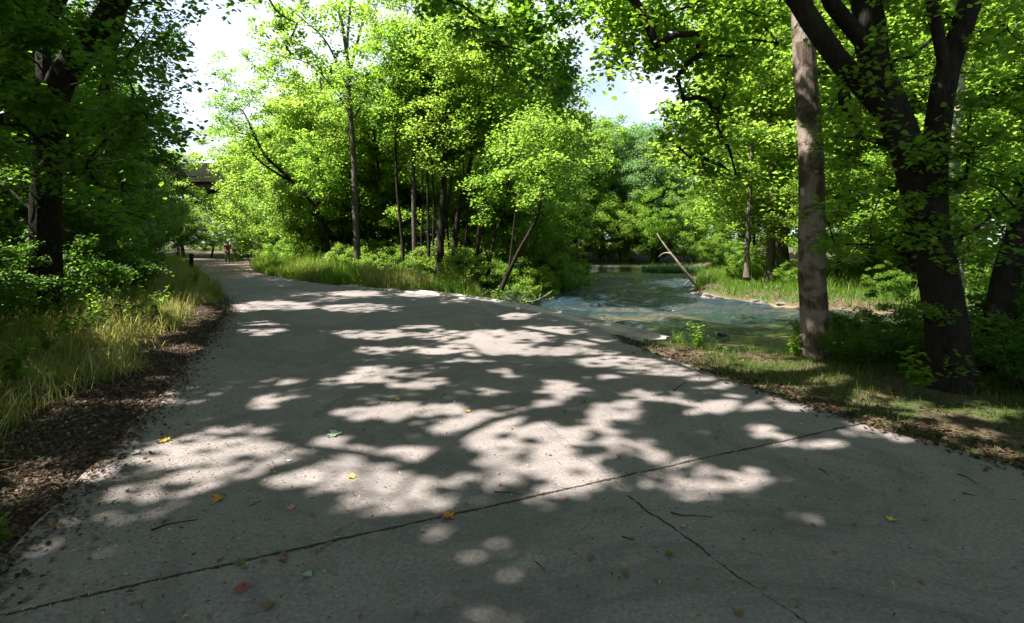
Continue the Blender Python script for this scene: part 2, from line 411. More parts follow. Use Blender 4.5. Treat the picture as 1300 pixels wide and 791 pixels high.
nx, ny = len(xs), len(ys)
V = np.stack([X.ravel(), Y.ravel(), Z.ravel()], 1)
i = (np.arange(ny-1)[:, None]*nx + np.arange(nx-1)[None]).ravel()
m, nt, N, L = newmat('soil')
p = wpos(nt)
n1 = noise(nt, p, 1.1, 5, .6, .3); n2 = noise(nt, p, 14, 6, .7); n3 = noise(nt, p, 70, 3, .6)
brown = ramp(nt, n2, [(.3, (.035, .024, .017)), (.5, (.085, .058, .04)), (.72, (.15, .11, .08))])
green = ramp(nt, n2, [(.3, (.025, .038, .012)), (.7, (.07, .085, .025))])
c = mixc(nt, ramp(nt, n1, [(.42, (0, 0, 0)), (.58, (1, 1, 1))]), brown, green)
sp = N('ShaderNodeSeparateXYZ'); L(p, sp.inputs[0])
zz = math_(nt, 'ADD', sp.outputs[2], math_(nt, 'MULTIPLY', n2, .12))
c = mixc(nt, ramp(nt, math_(nt, 'ADD', zz, 1.0), [(.40, (1, 1, 1)), (.52, (0, 0, 0))]), c, ramp(nt, n3, [(.35, (.12, .085, .05)), (.65, (.30, .23, .16))]))
finish(nt, c, .95, bump(nt, math_(nt, 'ADD', n2, math_(nt, 'MULTIPLY', n3, .3)), .8, .05), .15)
struct(link('ground', mesh_from('ground', V, np.stack([i, i+1, i+nx+1, i+nx], 1), m, True)))

# pavement ------------------------------------------------------------
def slab(name, poly, z0, z1, mat, jit=.0):
    poly = np.array(poly); n = len(poly)
    if jit:
        dn = .035*hnoise(poly[:, 0], poly[:, 1], 4.0, 41) + .03*hnoise(poly[:, 0], poly[:, 1], 11.0, 42)
        poly = poly + np.c_[dn, dn*.6] + R.normal(0, jit, poly.shape)
    v = np.concatenate([np.c_[poly, np.full(n, z1)], np.c_[poly, np.full(n, z0)]])
    me = bpy.data.meshes.new(name)
    fs = [list(range(n))] + [[k, (k+1) % n, n+(k+1) % n, n+k] for k in range(n)]
    me.from_pydata([tuple(a) for a in v], [], fs); me.update(); me.materials.append(mat)
    import bmesh
    b = bmesh.new(); b.from_mesh(me); bmesh.ops.triangulate(b, faces=[f for f in b.faces if len(f.verts) > 4]); bmesh.ops.recalc_face_normals(b, faces=b.faces[:]); b.to_mesh(me); b.free()
    return me
m, nt, N, L = newmat('pavement')
p = wpos(nt)
sp = N('ShaderNodeSeparateXYZ'); L(p, sp.inputs[0]); px, py = sp.outputs[0], sp.outputs[1]
fine = noise(nt, p, 190, 3, .7); grit = noise(nt, p, 42, 6, .8); blot = noise(nt, p, .9, 5, .6, .5); blot2 = noise(nt, p, 5, 5, .65, .3)
c = ramp(nt, grit, [(.28, (.080, .068, .068)), (.5, (.178, .155, .152)), (.72, (.31, .272, .262))])
vo = N('ShaderNodeTexVoronoi'); vo.inputs['Scale'].default_value = 85; L(p, vo.inputs['Vector'])
c = mixc(nt, ramp(nt, vo.outputs['Distance'], [(.14, (.9, .9, .9)), (.34, (0, 0, 0))]), c, ramp(nt, fine, [(.42, (.045, .04, .038)), (.58, (.36, .325, .31))]))
big = noise(nt, p, .35, 6, .7, 1.2)
c = mixc(nt, math_(nt, 'MULTIPLY', ramp(nt, big, [(.47, (0, 0, 0)), (.53, (1, 1, 1)), (.62, (.2, .2, .2))]), .5), c, (.085, .077, .074))
c = mixc(nt, math_(nt, 'MULTIPLY', ramp(nt, blot, [(.35, (0, 0, 0)), (.7, (1, 1, 1))]), .42), c, (.095, .086, .085))
c = mixc(nt, math_(nt, 'MULTIPLY', ramp(nt, blot2, [(.5, (0, 0, 0)), (.75, (1, 1, 1))]), .2), c, (.30, .27, .24))
wn = noise(nt, p, 3.0, 3, .6); wn2 = noise(nt, p, 28, 3, .6); wid = noise(nt, p, 7, 4, .7)
def groove(ax, ay, bx, by, w, wander, brk=None):
    """mask of an irregular groove from a to b, w half width in metres"""
    ln = math.hypot(bx-ax, by-ay); tx, ty = (bx-ax)/ln, (by-ay)/ln
    along = math_(nt, 'ADD', math_(nt, 'MULTIPLY', math_(nt, 'SUBTRACT', px, ax), tx), math_(nt, 'MULTIPLY', math_(nt, 'SUBTRACT', py, ay), ty))
    acr = math_(nt, 'ADD', math_(nt, 'MULTIPLY', math_(nt, 'SUBTRACT', px, ax), -ty), math_(nt, 'MULTIPLY', math_(nt, 'SUBTRACT', py, ay), tx))
    acr = math_(nt, 'ADD', acr, math_(nt, 'MULTIPLY', math_(nt, 'SUBTRACT', wn, .5), wander))
    acr = math_(nt, 'ADD', acr, math_(nt, 'MULTIPLY', math_(nt, 'SUBTRACT', wn2, .5), .034))
    ww = math_(nt, 'MULTIPLY', math_(nt, 'MULTIPLY_ADD', wid, 2.4, -.55 if brk is None else brk), w)
    d = math_(nt, 'SUBTRACT', 1.0, math_(nt, 'DIVIDE', math_(nt, 'ABSOLUTE', acr), math_(nt, 'MAXIMUM', ww, .0001)), clamp=True)
    d = math_(nt, 'MULTIPLY', d, 2.2, clamp=True)
    d = math_(nt, 'MULTIPLY', d, math_(nt, 'GREATER_THAN', along, 0)); return math_(nt, 'MULTIPLY', d, math_(nt, 'LESS_THAN', along, ln))
gs = [groove(-3.4, 1.67, 3.2, 4.58, .019, .04), groove(.72, 3.24, 1.02, 2.62, .016, .10), groove(1.0, 2.64, 1.35, 1.9, .010, .10, -.8), groove(.05, 5.2, .74, 3.3, .004, .05, -.8),
      groove(-4.6, 8.9, 2.1, 11.3, .006, .05, -.8), groove(-2.2, 3.2, -4.2, 7.9, .003, .12, -1.0)]
g = gs[0]
for q in gs[1:]: g = math_(nt, 'MAXIMUM', g, q)
c = mixc(nt, g, c, ramp(nt, grit, [(.4, (.012, .011, .008)), (.7, (.05, .04, .025))]))
h = math_(nt, 'SUBTRACT', math_(nt, 'MULTIPLY', math_(nt, 'ADD', grit, math_(nt, 'MULTIPLY', fine, .6)), .12), g)
finish(nt, c, .88, bump(nt, h, .7, .012), .28)
M['pave'] = m
struct(link('pavement', slab('pavement', PAVEF, -.14, 0, m, .006)))
m, nt, N, L = newmat('gravel')
p = wpos(nt)
c = ramp(nt, noise(nt, p, 26, 6, .7), [(.3, (.09, .066, .054)), (.5, (.2, .155, .13)), (.7, (.33, .27, .23))])
c = mixc(nt, ramp(nt, noise(nt, p, 2.5, 4, .6), [(.45, (0, 0, 0)), (.6, (.8, .8, .8))]), c, (.10, .065, .05))
finish(nt, c, .95, bump(nt, noise(nt, p, 40, 4), .6, .02), .1)
struct(link('gravel_path', slab('gravel_path', DPATHF, -.12, -.006, m)))
# pale concrete kerb along the riverside edge
m, nt, N, L = newmat('kerb_concrete')
p = wpos(nt); c = ramp(nt, noise(nt, p, 30, 5, .7), [(.3, (.24, .21, .19)), (.7, (.46, .42, .38))])
c = mixc(nt, ramp(nt, noise(nt, p, 1.4, 4, .6), [(.45, (0, 0, 0)), (.65, (.7, .7, .7))]), c, (.2, .18, .155))
finish(nt, c, .9, bump(nt, noise(nt, p, 90, 3), .5, .006), .2); M['kerb'] = m
kp = smooth2([(2.12, 8.3), (1.5, 9.75), (.19, 12.25), (-2.15, 15.35), (-4.97, 17.75), (-6.4, 18.9)], .25)
tg = np.gradient(kp, axis=0); tg /= np.linalg.norm(tg, axis=1)[:, None]; nr_ = np.c_[tg[:, 1], -tg[:, 0]]     # outward (river) side
def sweep(prof, path, nrm, name, mat):
    """profile list of (offset, z) swept along a path"""
    k = len(prof); n = len(path)
    Vv = np.array([[path[i][0]+nrm[i][0]*o, path[i][1]+nrm[i][1]*o, z] for i in range(n) for o, z in prof])
    ii = np.arange(n-1)[:, None]*k; jj = np.arange(k)[None]; j2 = (jj+1) % k
    f = np.stack([ii+jj, ii+j2, ii+k+j2, ii+k+jj], -1).reshape(-1, 4)
    me = mesh_from(name, Vv, [f, np.array([list(range(k))]), np.array([list(range((n-1)*k, n*k))[::-1]])], mat)
    return me
kerb_prof = [(.02, -.14), (.02, .030), (.10, .034), (.11, .012), (.46, .006), (.47, .040), (.56, .036), (.57, -.14)]
struct(link('kerb', sweep(kerb_prof, kp, nr_, 'kerb', M['kerb'])))

# river ------------------------------------------------------------
m, nt, N, L = newmat('river_water')
p = wpos(nt)
sp = N('ShaderNodeSeparateXYZ'); L(p, sp.inputs[0])
mp = N('ShaderNodeMapping'); mp.inputs['Scale'].default_value = (.55, 1.0, 1); mp.inputs['Rotation'].default_value = (0, 0, .35); L(p, mp.inputs[0])
bed = noise(nt, mp.outputs[0], .55, 5, .62, .8)
c = ramp(nt, bed, [(.34, (.006, .016, .007)), (.47, (.016, .034, .009)), (.54, (.055, .055, .016)), (.62, (.13, .10, .04)), (.72, (.035, .042, .014))])
st = noise(nt, mp.outputs[0], 9, 4, .7)
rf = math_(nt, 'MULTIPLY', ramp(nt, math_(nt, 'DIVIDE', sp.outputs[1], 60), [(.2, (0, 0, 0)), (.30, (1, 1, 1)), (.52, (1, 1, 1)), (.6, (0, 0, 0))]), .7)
c = mixc(nt, rf, c, (.018, .036, .072))  # blue of the reflected sky painted into the riffle's base colour
c = mixc(nt, math_(nt, 'MULTIPLY', ramp(nt, st, [(.45, (0, 0, 0)), (.65, (1, 1, 1))]), .55), c, (.014, .016, .008))
rp = N('ShaderNodeMapping'); rp.inputs['Scale'].default_value = (1.0, 1.9, 1); rp.inputs['Rotation'].default_value = (0, 0, -.25); L(p, rp.inputs[0])
r1 = noise(nt, rp.outputs[0], 3.2, 4, .62, .6); r2 = noise(nt, rp.outputs[0], 11, 3, .6, .4)
hh = math_(nt, 'ADD', r1, math_(nt, 'MULTIPLY', r2, .35))
riff = ramp(nt, math_(nt, 'DIVIDE', sp.outputs[1], 60), [(.13, (.4,)*3), (.24, (.7,)*3), (.32, (1,)*3), (.50, (1,)*3), (.62, (.15,)*3), (1, (.1,)*3)])
b = N('ShaderNodeBump'); b.inputs['Distance'].default_value = .22; L(hh, b.inputs['Height']); L(math_(nt, 'MULTIPLY', riff, .95), b.inputs['Strength'])
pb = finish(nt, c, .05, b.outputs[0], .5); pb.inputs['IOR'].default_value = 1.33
wx = np.unique(np.concatenate([np.linspace(-90, -4, 20), np.arange(-4, 16, .11), np.linspace(16, 90, 20)]))
wy = np.unique(np.concatenate([np.linspace(3, 8, 4), np.arange(8, 42, .11), np.linspace(42, 64, 30)]))
WX, WY = np.meshgrid(wx, wy); WZ = np.zeros_like(WX); rw = np.random.default_rng(77)
env = np.clip((WY-9)/6, .12, 1)*np.clip((41-WY)/9, .12, 1)*np.clip(.75+.5*hnoise(WX, WY, .5, 31), .25, 1.2)
env = env*np.clip((16-np.abs(WX))/3, 0, 1)*np.clip((WY-8)/1.5, 0, 1)*np.clip((42-WY)/2, 0, 1)
for k in range(34):
    lam = .45*1.05**k; a = rw.normal(-1.9, .75); kx, ky = math.cos(a)*6.283/lam, math.sin(a)*6.283/lam
    ph_ = 1.4*np.sin(WX*rw.uniform(.3, 1.2)+WY*rw.uniform(.3, 1.2)+rw.uniform(0, 6.3))
    WZ += .0062*lam**.8*np.sin(kx*WX+ky*WY+rw.uniform(0, 6.3)+ph_)
WZ = -.6 + env*WZ*1.7
k_ = len(wx); i = (np.arange(len(wy)-1)[:, None]*k_ + np.arange(k_-1)[None]).ravel()
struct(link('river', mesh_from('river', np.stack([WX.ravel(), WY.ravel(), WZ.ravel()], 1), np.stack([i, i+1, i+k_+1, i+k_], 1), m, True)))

# ---------------------------------------------------------------- trees
def tree_obj(name, label, base, wood, leaves, barkname, cat='tree', group=None, crown_name='crown', trunk_name='trunk'):
    base = np.array(base, float)
    t = thing(name, label, cat, tuple(base), 0, group)
    vs = np.concatenate(wood.v)-base; me = mesh_from(trunk_name, vs, np.concatenate(wood.f), M[barkname], True)
    link(trunk_name, me, t)
    V = []; Fc = []; Rn = []; n = 0; mat = None
    for (v, f, r) in leaves['parts']:
        V.append(v-base); Fc.append(f+n); Rn.append(r); n += len(v)
    link(crown_name, mesh_from(crown_name, np.concatenate(V), Fc if len(set(f.shape[1] for f in Fc)) > 1 else np.concatenate(Fc), M[leaves['mat']], False, np.concatenate(Rn)), t)
    return t

def template(name, seed, h, cr, zc0, nat, nleaf, lsize, rx, mat, bark, r0, nst=1, lean=.0, kind=4, cat='tree', shell=.35):
    rng = np.random.default_rng(seed)
    w = Wood(); stems = []
    for k in range(nst):
        a = rng.uniform(0, 6.3); sp_ = (.0 if nst == 1 else .12*h)
        top = np.array([math.cos(a)*sp_*1.5 + rng.normal(0, lean*h), math.sin(a)*sp_*1.5 + rng.normal(0, lean*h), h*.88])
        b0 = np.array([math.cos(a)*.08*(nst > 1), math.sin(a)*.08*(nst > 1), -.15])
        pts = [b0 + (top-b0)*t + rng.normal(0, .018*h*(t > 0), 3)*np.array([1, 1, 0]) for t in (0, .25, .5, .75, 1)]
        stems.append((pts, r0, r0*.12, None))
    zc = (zc0+h)/2
    att = envelope(nat, (0, 0, zc), (cr, cr, (h-zc0)/2), rng, .12, shell)
    grow(w, stems, att, r0, zc0*.8, rng, step=.6 if h > 5 else .2, tip_r=.008 if h > 5 else .004, main_sides=10 if h > 5 else 6, rough=.02)
    pts = clumps(att, nleaf, rx, rx*.5, rng)
    la = leaf_arrays(pts, lsize, .6, .3, kind=kind, rng=rng)
    return tree_obj(name, name, (0, 0, 0), w, {'parts': [la], 'mat': mat}, bark, cat)
T = {}
T['A1'] = template('broadleaf_tree', 21, 15, 4.6, 2.2, 190, 190, .21, 1.15, 'leaf_bright', 'bark_grey', .24)
T['A2'] = template('broadleaf_tree', 22, 15, 4.2, 3.0, 180, 190, .20, 1.05, 'leaf_mid', 'bark_grey', .22)
T['A3'] = template('broadleaf_tree', 23, 15, 5.0, 1.6, 190, 190, .22, 1.2, 'leaf_bright', 'bark_dark', .26)
T['B1'] = template('broadleaf_tree', 24, 15, 4.6, 1.8, 180, 180, .24, 1.25, 'leaf_blue', 'bark_grey', .24)
T['D1'] = template('broadleaf_tree', 25, 13, 4.4, .8, 220, 240, .15, 1.0, 'leaf_dark', 'bark_dark', .2)
T['U1'] = template('understory_tree', 31, 6.5, 2.5, 1.2, 110, 230, .105, .6, 'leaf_bright', 'bark_dark', .07, 2, .03)
T['U2'] = template('understory_tree', 32, 6.5, 2.7, .8, 110, 230, .105, .6, 'leaf_mid', 'bark_dark', .07, 2, .04)
T['U3'] = template('understory_tree', 33, 6.0, 2.7, .3, 120, 260, .10, .6, 'leaf_dark', 'bark_dark', .07, 3, .04)
T['S1'] = template('shrub', 41, 2.0, 1.2, .15, 60, 150, .075, .32, 'leaf_mid', 'bark_dark', .02, 5, .05, cat='shrub')
T['S2'] = template('shrub', 42, 2.0, 1.3, .1, 60, 150, .085, .32, 'leaf_bright', 'bark_dark', .02, 5, .05, cat='shrub')
T['S3'] = template('shrub', 43, 2.0, 1.3, .1, 60, 150, .08, .33, 'leaf_dark', 'bark_dark', .02, 5, .05, cat='shrub')
used = {}
def place(k, x, y, s, label, group=None, rz=None, z=None):
    zz = float(land([x], [y])[0])-.03 if z is None else z
    rz = random.uniform(0, 6.28) if rz is None else rz
    if k not in used:
        t = used[k] = T[k]; t.location = (x, y, zz); t.rotation_euler = (0, 0, rz); t.scale = (s[0], s[0], s[1]) if isinstance(s, tuple) else (s,)*3
        t['label'] = label
        if group: t['group'] = group
        return t
    return dup(T[k], (x, y, zz), rz, s, label, group)
# a band of far wood all round: nobody could count these crowns
def far_wood():
    rng = np.random.default_rng(5); n = 2600
    a = rng.uniform(0, 2*math.pi, n); rad = rng.uniform(84, 104, n)
    c = np.c_[np.sin(a)*rad, 18+np.cos(a)*rad, rng.uniform(-.5, 1, n)**1*10+1.5]
    c = c[(c[:, 2] > .2)]
    w_ = clumps(c, 60, 3.0, 1.8, rng)
    w_ = w_[w_[:, 2] > 0]
    v, f, r_ = leaf_arrays(w_, .75, .7, .2, rng=rng)
    return stuff(link('far_wood', mesh_from('far_wood', v, f, M['leaf_mid'], False, r_)))
far_wood()
#PLACES

# --- hero trees ------------------------------------------------------------
def ground_att(n, x0, x1, y0, y1, zf, rng, hard=True):
    """crown points high over the pavement; zf(x,y) gives the height above the ground spot they shade"""
    out = []
    while len(out) < n:
        x = rng.uniform(x0, x1); y = rng.uniform(y0, y1); z = zf(x, y) + rng.uniform(0, 2.2)
        px_, py_ = x + SH[0]*z, y + SH[1]*z
        if py_ > 1 and px_/py_ > -.64 and z < CH + .49*py_: z = CH + .52*py_ + rng.uniform(0, 1.5); px_, py_ = x + SH[0]*z, y + SH[1]*z
        out.append((px_, py_, z))
    return np.array(out)
def box_att(n, u0, u1, v0, v1, d0, d1, rng, fn=None):
    out = []
    while len(out) < n:
        u = rng.uniform(u0, u1); v = rng.uniform(v0, v1); D = rng.uniform(d0, d1)
        if fn is not None and not fn(u, v): continue
        out.append(P(u, v, D))
    return np.array(out)
def hero(name, label, stems, sets, bark, mat, r0, crown_base, seed, sides=26, step=.5, rough=.035, flare=1.5, up=1.0, tip=.007, group=None, zb=-.2):
    """sets: list of (attractors, leaves per clump, rx, rz, leaf size, kind, culled)"""
    rng = np.random.default_rng(seed); w = Wood()
    att = np.concatenate([s[0] for s in sets])
    grow(w, stems, att, r0, crown_base, rng, step, tip, sides, rough, flare, up=up)
    parts = []
    for (a, npc, rx, rz, ls, kd, cull) in sets:
        pts = clumps(a, npc, rx, rz, rng)
        if cull: pts = pts[keep_shade(pts, rng=rng)]
        parts.append(leaf_arrays(pts, ls, .55, .35, kind=kd, rng=rng))
    b = np.array(stems[0][0][0], float)
    return tree_obj(name, label, b, w, {'parts': parts, 'mat': mat}, bark, group=group)
rg = np.random.default_rng(99)
# the big leaning tree on the left whose boughs hang over the pavement
b = P(52, 400, 9.6); b = (b[0], 9.6, 0.1)
stems = [([b, P(58, 330, 9.4), P(60, 220, 9.2), P(72, 118, 9.0), P(100, 68, 9), P(140, 15, 9), (-5.9, 9.0, 8.0), (-5.2, 8.6, 10.2), (-4.8, 8.4, 12.6)], .25, .10, None),
         ([P(62, 190, 9.15), P(56, 100, 9.3), P(62, 30, 9.6), (-8.6, 10.4, 7.6), (-9.4, 12.0, 10.5)], .13, .06, 0),
         ([(-5.9, 9.2, 8.0), (-3.4, 9.6, 8.9), (-1.0, 10.2, 9.4), (1.0, 10.6, 9.6)], .11, .035, 0),
         ([(-6.3, 9.1, 7.4), (-6.4, 11.0, 9.6), (-7.2, 13.0, 11.5)], .10, .04, 0), ([(-6.0, 9.1, 7.7), (-5.0, 6.5, 9.2), (-4.4, 3.5, 10.2)], .10, .04, 0)]
sets = [(ground_att(560, -7.5, 3.4, -1.6, 13.5, lambda x, y: 8.8 + .10*y, rg), 210, 1.0, .5, .205, 4, True),
        (box_att(150, -150, 225, -90, 300, 7.0, 11.5, rg, lambda u, v: u < 235 - .25*abs(v-120) or rg.uniform() < .25), 190, .6, .3, .105, 6, True),
        (box_att(120, 510, 775, -120, 190, 9.5, 13, rg, lambda u, v: v < 25 + 130*math.exp(-((u-690)/60)**2) + rg.uniform(0, 60) - 40), 75, .45, .35, .12, 6, True)]
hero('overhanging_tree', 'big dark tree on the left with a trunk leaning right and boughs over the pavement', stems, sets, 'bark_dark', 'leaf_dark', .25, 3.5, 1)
# forked tree on the right bank
D = 5.7
b = (P(1208, 492, D)[0], D, -.1)
stems = [([b, P(1203, 420, D), P(1190, 340, D), P(1172, 262, D), P(1152, 190, D), P(1122, 112, D), P(1104, 55, D), P(1099, 0, D), (3.7, 6.2, 6.0), (3.2, 7.0, 8.2)], .205, .08, None),
         ([P(1188, 300, D), P(1186, 240, D-.05), P(1190, 170, D-.1), P(1204, 85, D-.1), P(1222, 35, D-.1), P(1240, -20, D-.1), (5.9, 5.8, 6.2), (6.6, 6.4, 8.2)], .13, .055, 0),
         ([P(1145, 168, D), P(1105, 120, D-.1), P(1062, 72, D-.2), P(1032, 30, D-.2), P(1010, -5, D-.2), (2.6, 6.2, 5.6), (1.4, 7.2, 7.2), (-.4, 7.0, 8.6)], .112, .045, 0),
         ([P(1108, 70, D), P(1085, 40, D-.1), P(1058, 8, D-.1), P(1040, -30, D), (2.7, 5.8, 6.4), (1.0, 4.4, 8.4)], .085, .035, 0),
         ([P(1201, 95, D-.1), P(1192, 50, D-.15), P(1182, 0, D-.2), (4.5, 5.2, 6.0)], .06, .03, 0)]
sets = [(ground_att(300, 1.2, 9.5, -2.8, 7.0, lambda x, y: 7.8, rg), 180, 1.0, .5, .19, 4, True),
        (box_att(90, 760, 1010, -60, 95, 8.5, 12.5, rg, lambda u, v: not (772 < u < 828 and 90 < v) and v < 60+rg.uniform(0, 60)), 60, .4, .3, .125, 6, True),
        (box_att(95, 765, 935, -90, 230, 8.5, 11.5, rg, lambda u, v: not (775 < u < 830 and 88 < v < 140) and v < 60 + (u-765)*1.2 + rg.uniform(0, 60)), 55, .38, .3, .125, 6, True),
        (box_att(75, 1040, 1330, -40, 330, 5.0, 8.0, rg), 80, .32, .18, .075, 6, True),
        (box_att(26, 1140, 1240, 180, 480, 5.2, 5.5, rg), 45, .16, .16, .065, 6, True)]
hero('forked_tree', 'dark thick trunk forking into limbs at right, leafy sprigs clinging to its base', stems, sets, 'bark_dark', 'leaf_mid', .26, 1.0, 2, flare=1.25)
# tall straight trunk with sunlit patches
D = 7.35
shade_pine = ground_att(34, 4.4, 7.0, 6.4, 8.8, lambda x, y: 8.2, rg)
b = (P(1036, 448, D)[0], D, -.12)
stems = [([b, P(1034, 400, D), P(1031, 330, D), P(1030, 200, D), P(1023, 100, D), P(1018, 0, D), (4.15, 7.5, 7.4), (4.2, 7.8, 10.5), (4.4, 8, 13)], .18, .085, None)]
sets = [(shade_pine, 170, .8, .45, .14, 4, True), (envelope(150, (5.2, 8.6, 11.2), (4.4, 3.8, 3.6), rg, .12), 150, .9, .5, .15, 4, True),
        (box_att(22, 1000, 1120, 95, 330, 6.8, 7.9, rg), 80, .30, .16, .07, 6, True)]
hero('tall_tree', 'tall straight trunk of flaking reddish bark standing alone in the grass by the water', stems, sets, 'bark_pine', 'leaf_mid', .2, 2.6, 3, flare=1.35)
# leaning trunk at the right edge
D = 6.4
b = (P(1262, 470, D)[0], D, -.12)
stems = [([b, P(1266, 430, D), P(1275, 360, D), P(1298, 285, D), P(1332, 190, D), P(1370, 80, D), (8.0, 6.6, 6.2), (9.0, 7, 8.5)], .15, .06, None)]
sets = [(envelope(110, (9.0, 6.8, 7.0), (3.2, 3, 3.0), rg, .12), 120, .7, .4, .11, 6, True), (box_att(40, 1215, 1400, 120, 420, 5.8, 7.5, rg), 70, .3, .2, .075, 6, True)]
hero('leaning_tree', 'dark slim trunk leaning out of the picture at the far right', stems, sets, 'bark_dark', 'leaf_mid', .14, 1.5, 4)
# pale trunk behind the forked tree
D = 9.3
b = (P(1213, 430, D)[0], D, -.55)
stems = [([b, P(1212, 330, D), P(1208, 240, D), P(1212, 150, D), P(1217, 80, D), P(1222, 0, D), (8.5, 9.6, 8.5), (8.9, 10, 12)], .14, .06, None)]
sets = [(envelope(90, (9.3, 10.6, 9.8), (3.6, 3.2, 4.0), rg, .12), 130, .8, .4, .14, 4, True), (box_att(25, 1180, 1290, 60, 380, 8.6, 10, rg), 70, .35, .2, .09, 6, True)]
hero('pale_barked_tree', 'pale mottled trunk half hidden behind the forked tree', stems, sets, 'bark_pale', 'leaf_bright', .13, 2.5, 5)
# tall slender tree rising against the sky
def stemuv(lst, D, zb=0.0):
    out = [P(u, v, D) for u, v in lst]; out[0] = (out[0][0], D, zb-.1); return out
D = 25.5
st0 = stemuv([(455, 338), (452, 290), (449, 200), (444, 130), (442, 85), (436, 40), (428, 0), (420, -60)], D)
stems = [(st0, .17, .06, None), ([P(443, 98, D), P(452, 60, D), P(463, 20, D), P(478, -30, D), P(490, -80, D)], .08, .04, 0),
         ([P(446, 125, D), P(430, 85, D), P(412, 50, D), P(385, 25, D), P(355, 0, D)], .07, .02, 0),
         ([P(443, 105, D), P(441, 60, D), P(444, 10, D), P(448, -50, D)], .08, .04, 0),
         ([P(450, 150, D), P(480, 90, D), P(505, 50, D), P(520, 10, D)], .05, .02, 0),
         ([P(447, 150, D), P(420, 108, D), P(390, 80, D), P(350, 70, D), P(322, 60, D)], .045, .012, 0)]
sets = [(ground_att(50, -10, 0, 12.5, 23, lambda x, y: 12, rg), 110, 1.15, .6, .26, 4, True),
        (box_att(120, 318, 520, -20, 112, 24, 27, rg, lambda u, v: v < 110 - .2*(u-318)), 50, .55, .3, .15, 6, False)]
hero('slender_tree', 'tallest slender tree in mid distance, its upright limbs and sparse leaves against the sky', stems, sets, 'bark_grey', 'leaf_mid', .17, 9, 6, sides=12, flare=1.25, up=.7)
# tall left bank canopy tree
stems = [([(-15.5, 18.5, .4), (-15.3, 18.6, 4), (-14.9, 18.9, 8), (-14.2, 19.3, 12), (-13.6, 19.8, 16)], .24, .08, None)]
sets = [(ground_att(190, -14, -1.5, 9, 22, lambda x, y: 11, rg), 130, 1.15, .6, .25, 4, True), (envelope(90, (-15.2, 18, 8.5), (3.4, 3.4, 6.5), rg, .1), 170, .8, .4, .13, 4, True)]
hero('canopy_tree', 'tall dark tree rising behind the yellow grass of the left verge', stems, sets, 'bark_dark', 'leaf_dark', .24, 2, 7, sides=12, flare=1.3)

# row of thin trunks on the verge between pavement and river: (label, stem pixels, depth, radius)
THIN = [
 ('dark trunk leaning left with spreading forks, beside the tallest slender tree', [(420, 336), (414, 300), (405, 276), (386, 243), (356, 216), (335, 195)], 28.5, .16, [[(386, 243), (380, 215), (392, 190), (402, 165)], [(374, 228), (360, 225), (330, 205), (318, 190)], [(400, 262), (425, 230), (440, 200)]]),
 ('thin stem standing right against the tallest slender tree', [(459, 336), (456, 300), (456, 266), (463, 240), (472, 222)], 28, .07, []),
 ('thin trunk curving left, first of the cluster right of the tallest slender tree', [(497, 342), (492, 300), (485, 260), (476, 225)], 28.5, .09, []),
 ('dark trunk at the left of the thicket with a bend below its leaves', [(504, 344), (500, 310), (495, 275), (486, 245), (480, 212)], 27.6, .12, []),
 ('straight dark trunk beside the bent one in the thicket', [(513, 347), (511, 310), (507, 270), (504, 236), (502, 180)], 23.4, .09, []),
 ('pale grey straight trunk rising high from the thicket', [(527, 345), (526, 300), (525, 240), (526, 150), (528, 60), (527, -20)], 24, .12, []),
 ('slim upright trunk right of the pale grey one', [(545, 347), (544, 300), (543, 240), (542, 170), (545, 110)], 23, .08, []),
 ('thickest dark trunk in the middle of the thicket', [(560, 353), (559, 320), (561, 270), (564, 230), (566, 170)], 22, .17, []),
 ('dark trunk tilting right, just right of the thickest one', [(578, 353), (577, 320), (583, 265), (596, 212), (606, 150)], 22, .13, []),
 ('slim trunk tilting slightly right near the river end of the thicket', [(604, 358), (606, 320), (610, 275), (617, 222), (622, 170)], 21, .09, []),
 ('short twin-stemmed sapling near the river end of the thicket', [(619, 360), (622, 330), (628, 300), (640, 262)], 20.5, .07, [[(621, 335), (612, 300), (606, 265)]]),
 ('trunk leaning far right over the water, last of the thicket', [(636, 376), (643, 352), (659, 318), (674, 292), (684, 268)], 18.5, .09, [[(646, 345), (650, 310), (654, 270)]]),
]
THIN += [
 ('hair-thin stem close behind the pale grey trunk', [(534, 346), (535, 300), (537, 250), (536, 200)], 24.6, .05, []),
 ('thin black stem left of the thickest dark trunk', [(552, 349), (550, 310), (551, 260), (549, 215)], 23.5, .06, []),
 ('crooked thin stem right of the thickest dark trunk', [(568, 351), (570, 315), (567, 275), (573, 230)], 23.2, .06, []),
 ('thin pale stem in the gap before the river end of the thicket', [(592, 355), (590, 320), (593, 280), (590, 240)], 22, .06, []),
 ('low thin stem leaning left at the left end of the thicket', [(474, 340), (468, 310), (460, 285), (446, 262)], 27, .06, []),
 ('thin upright stem between the leaning forked trunk and the tallest slender tree', [(436, 338), (437, 310), (434, 280), (436, 245)], 28.6, .06, []),
]
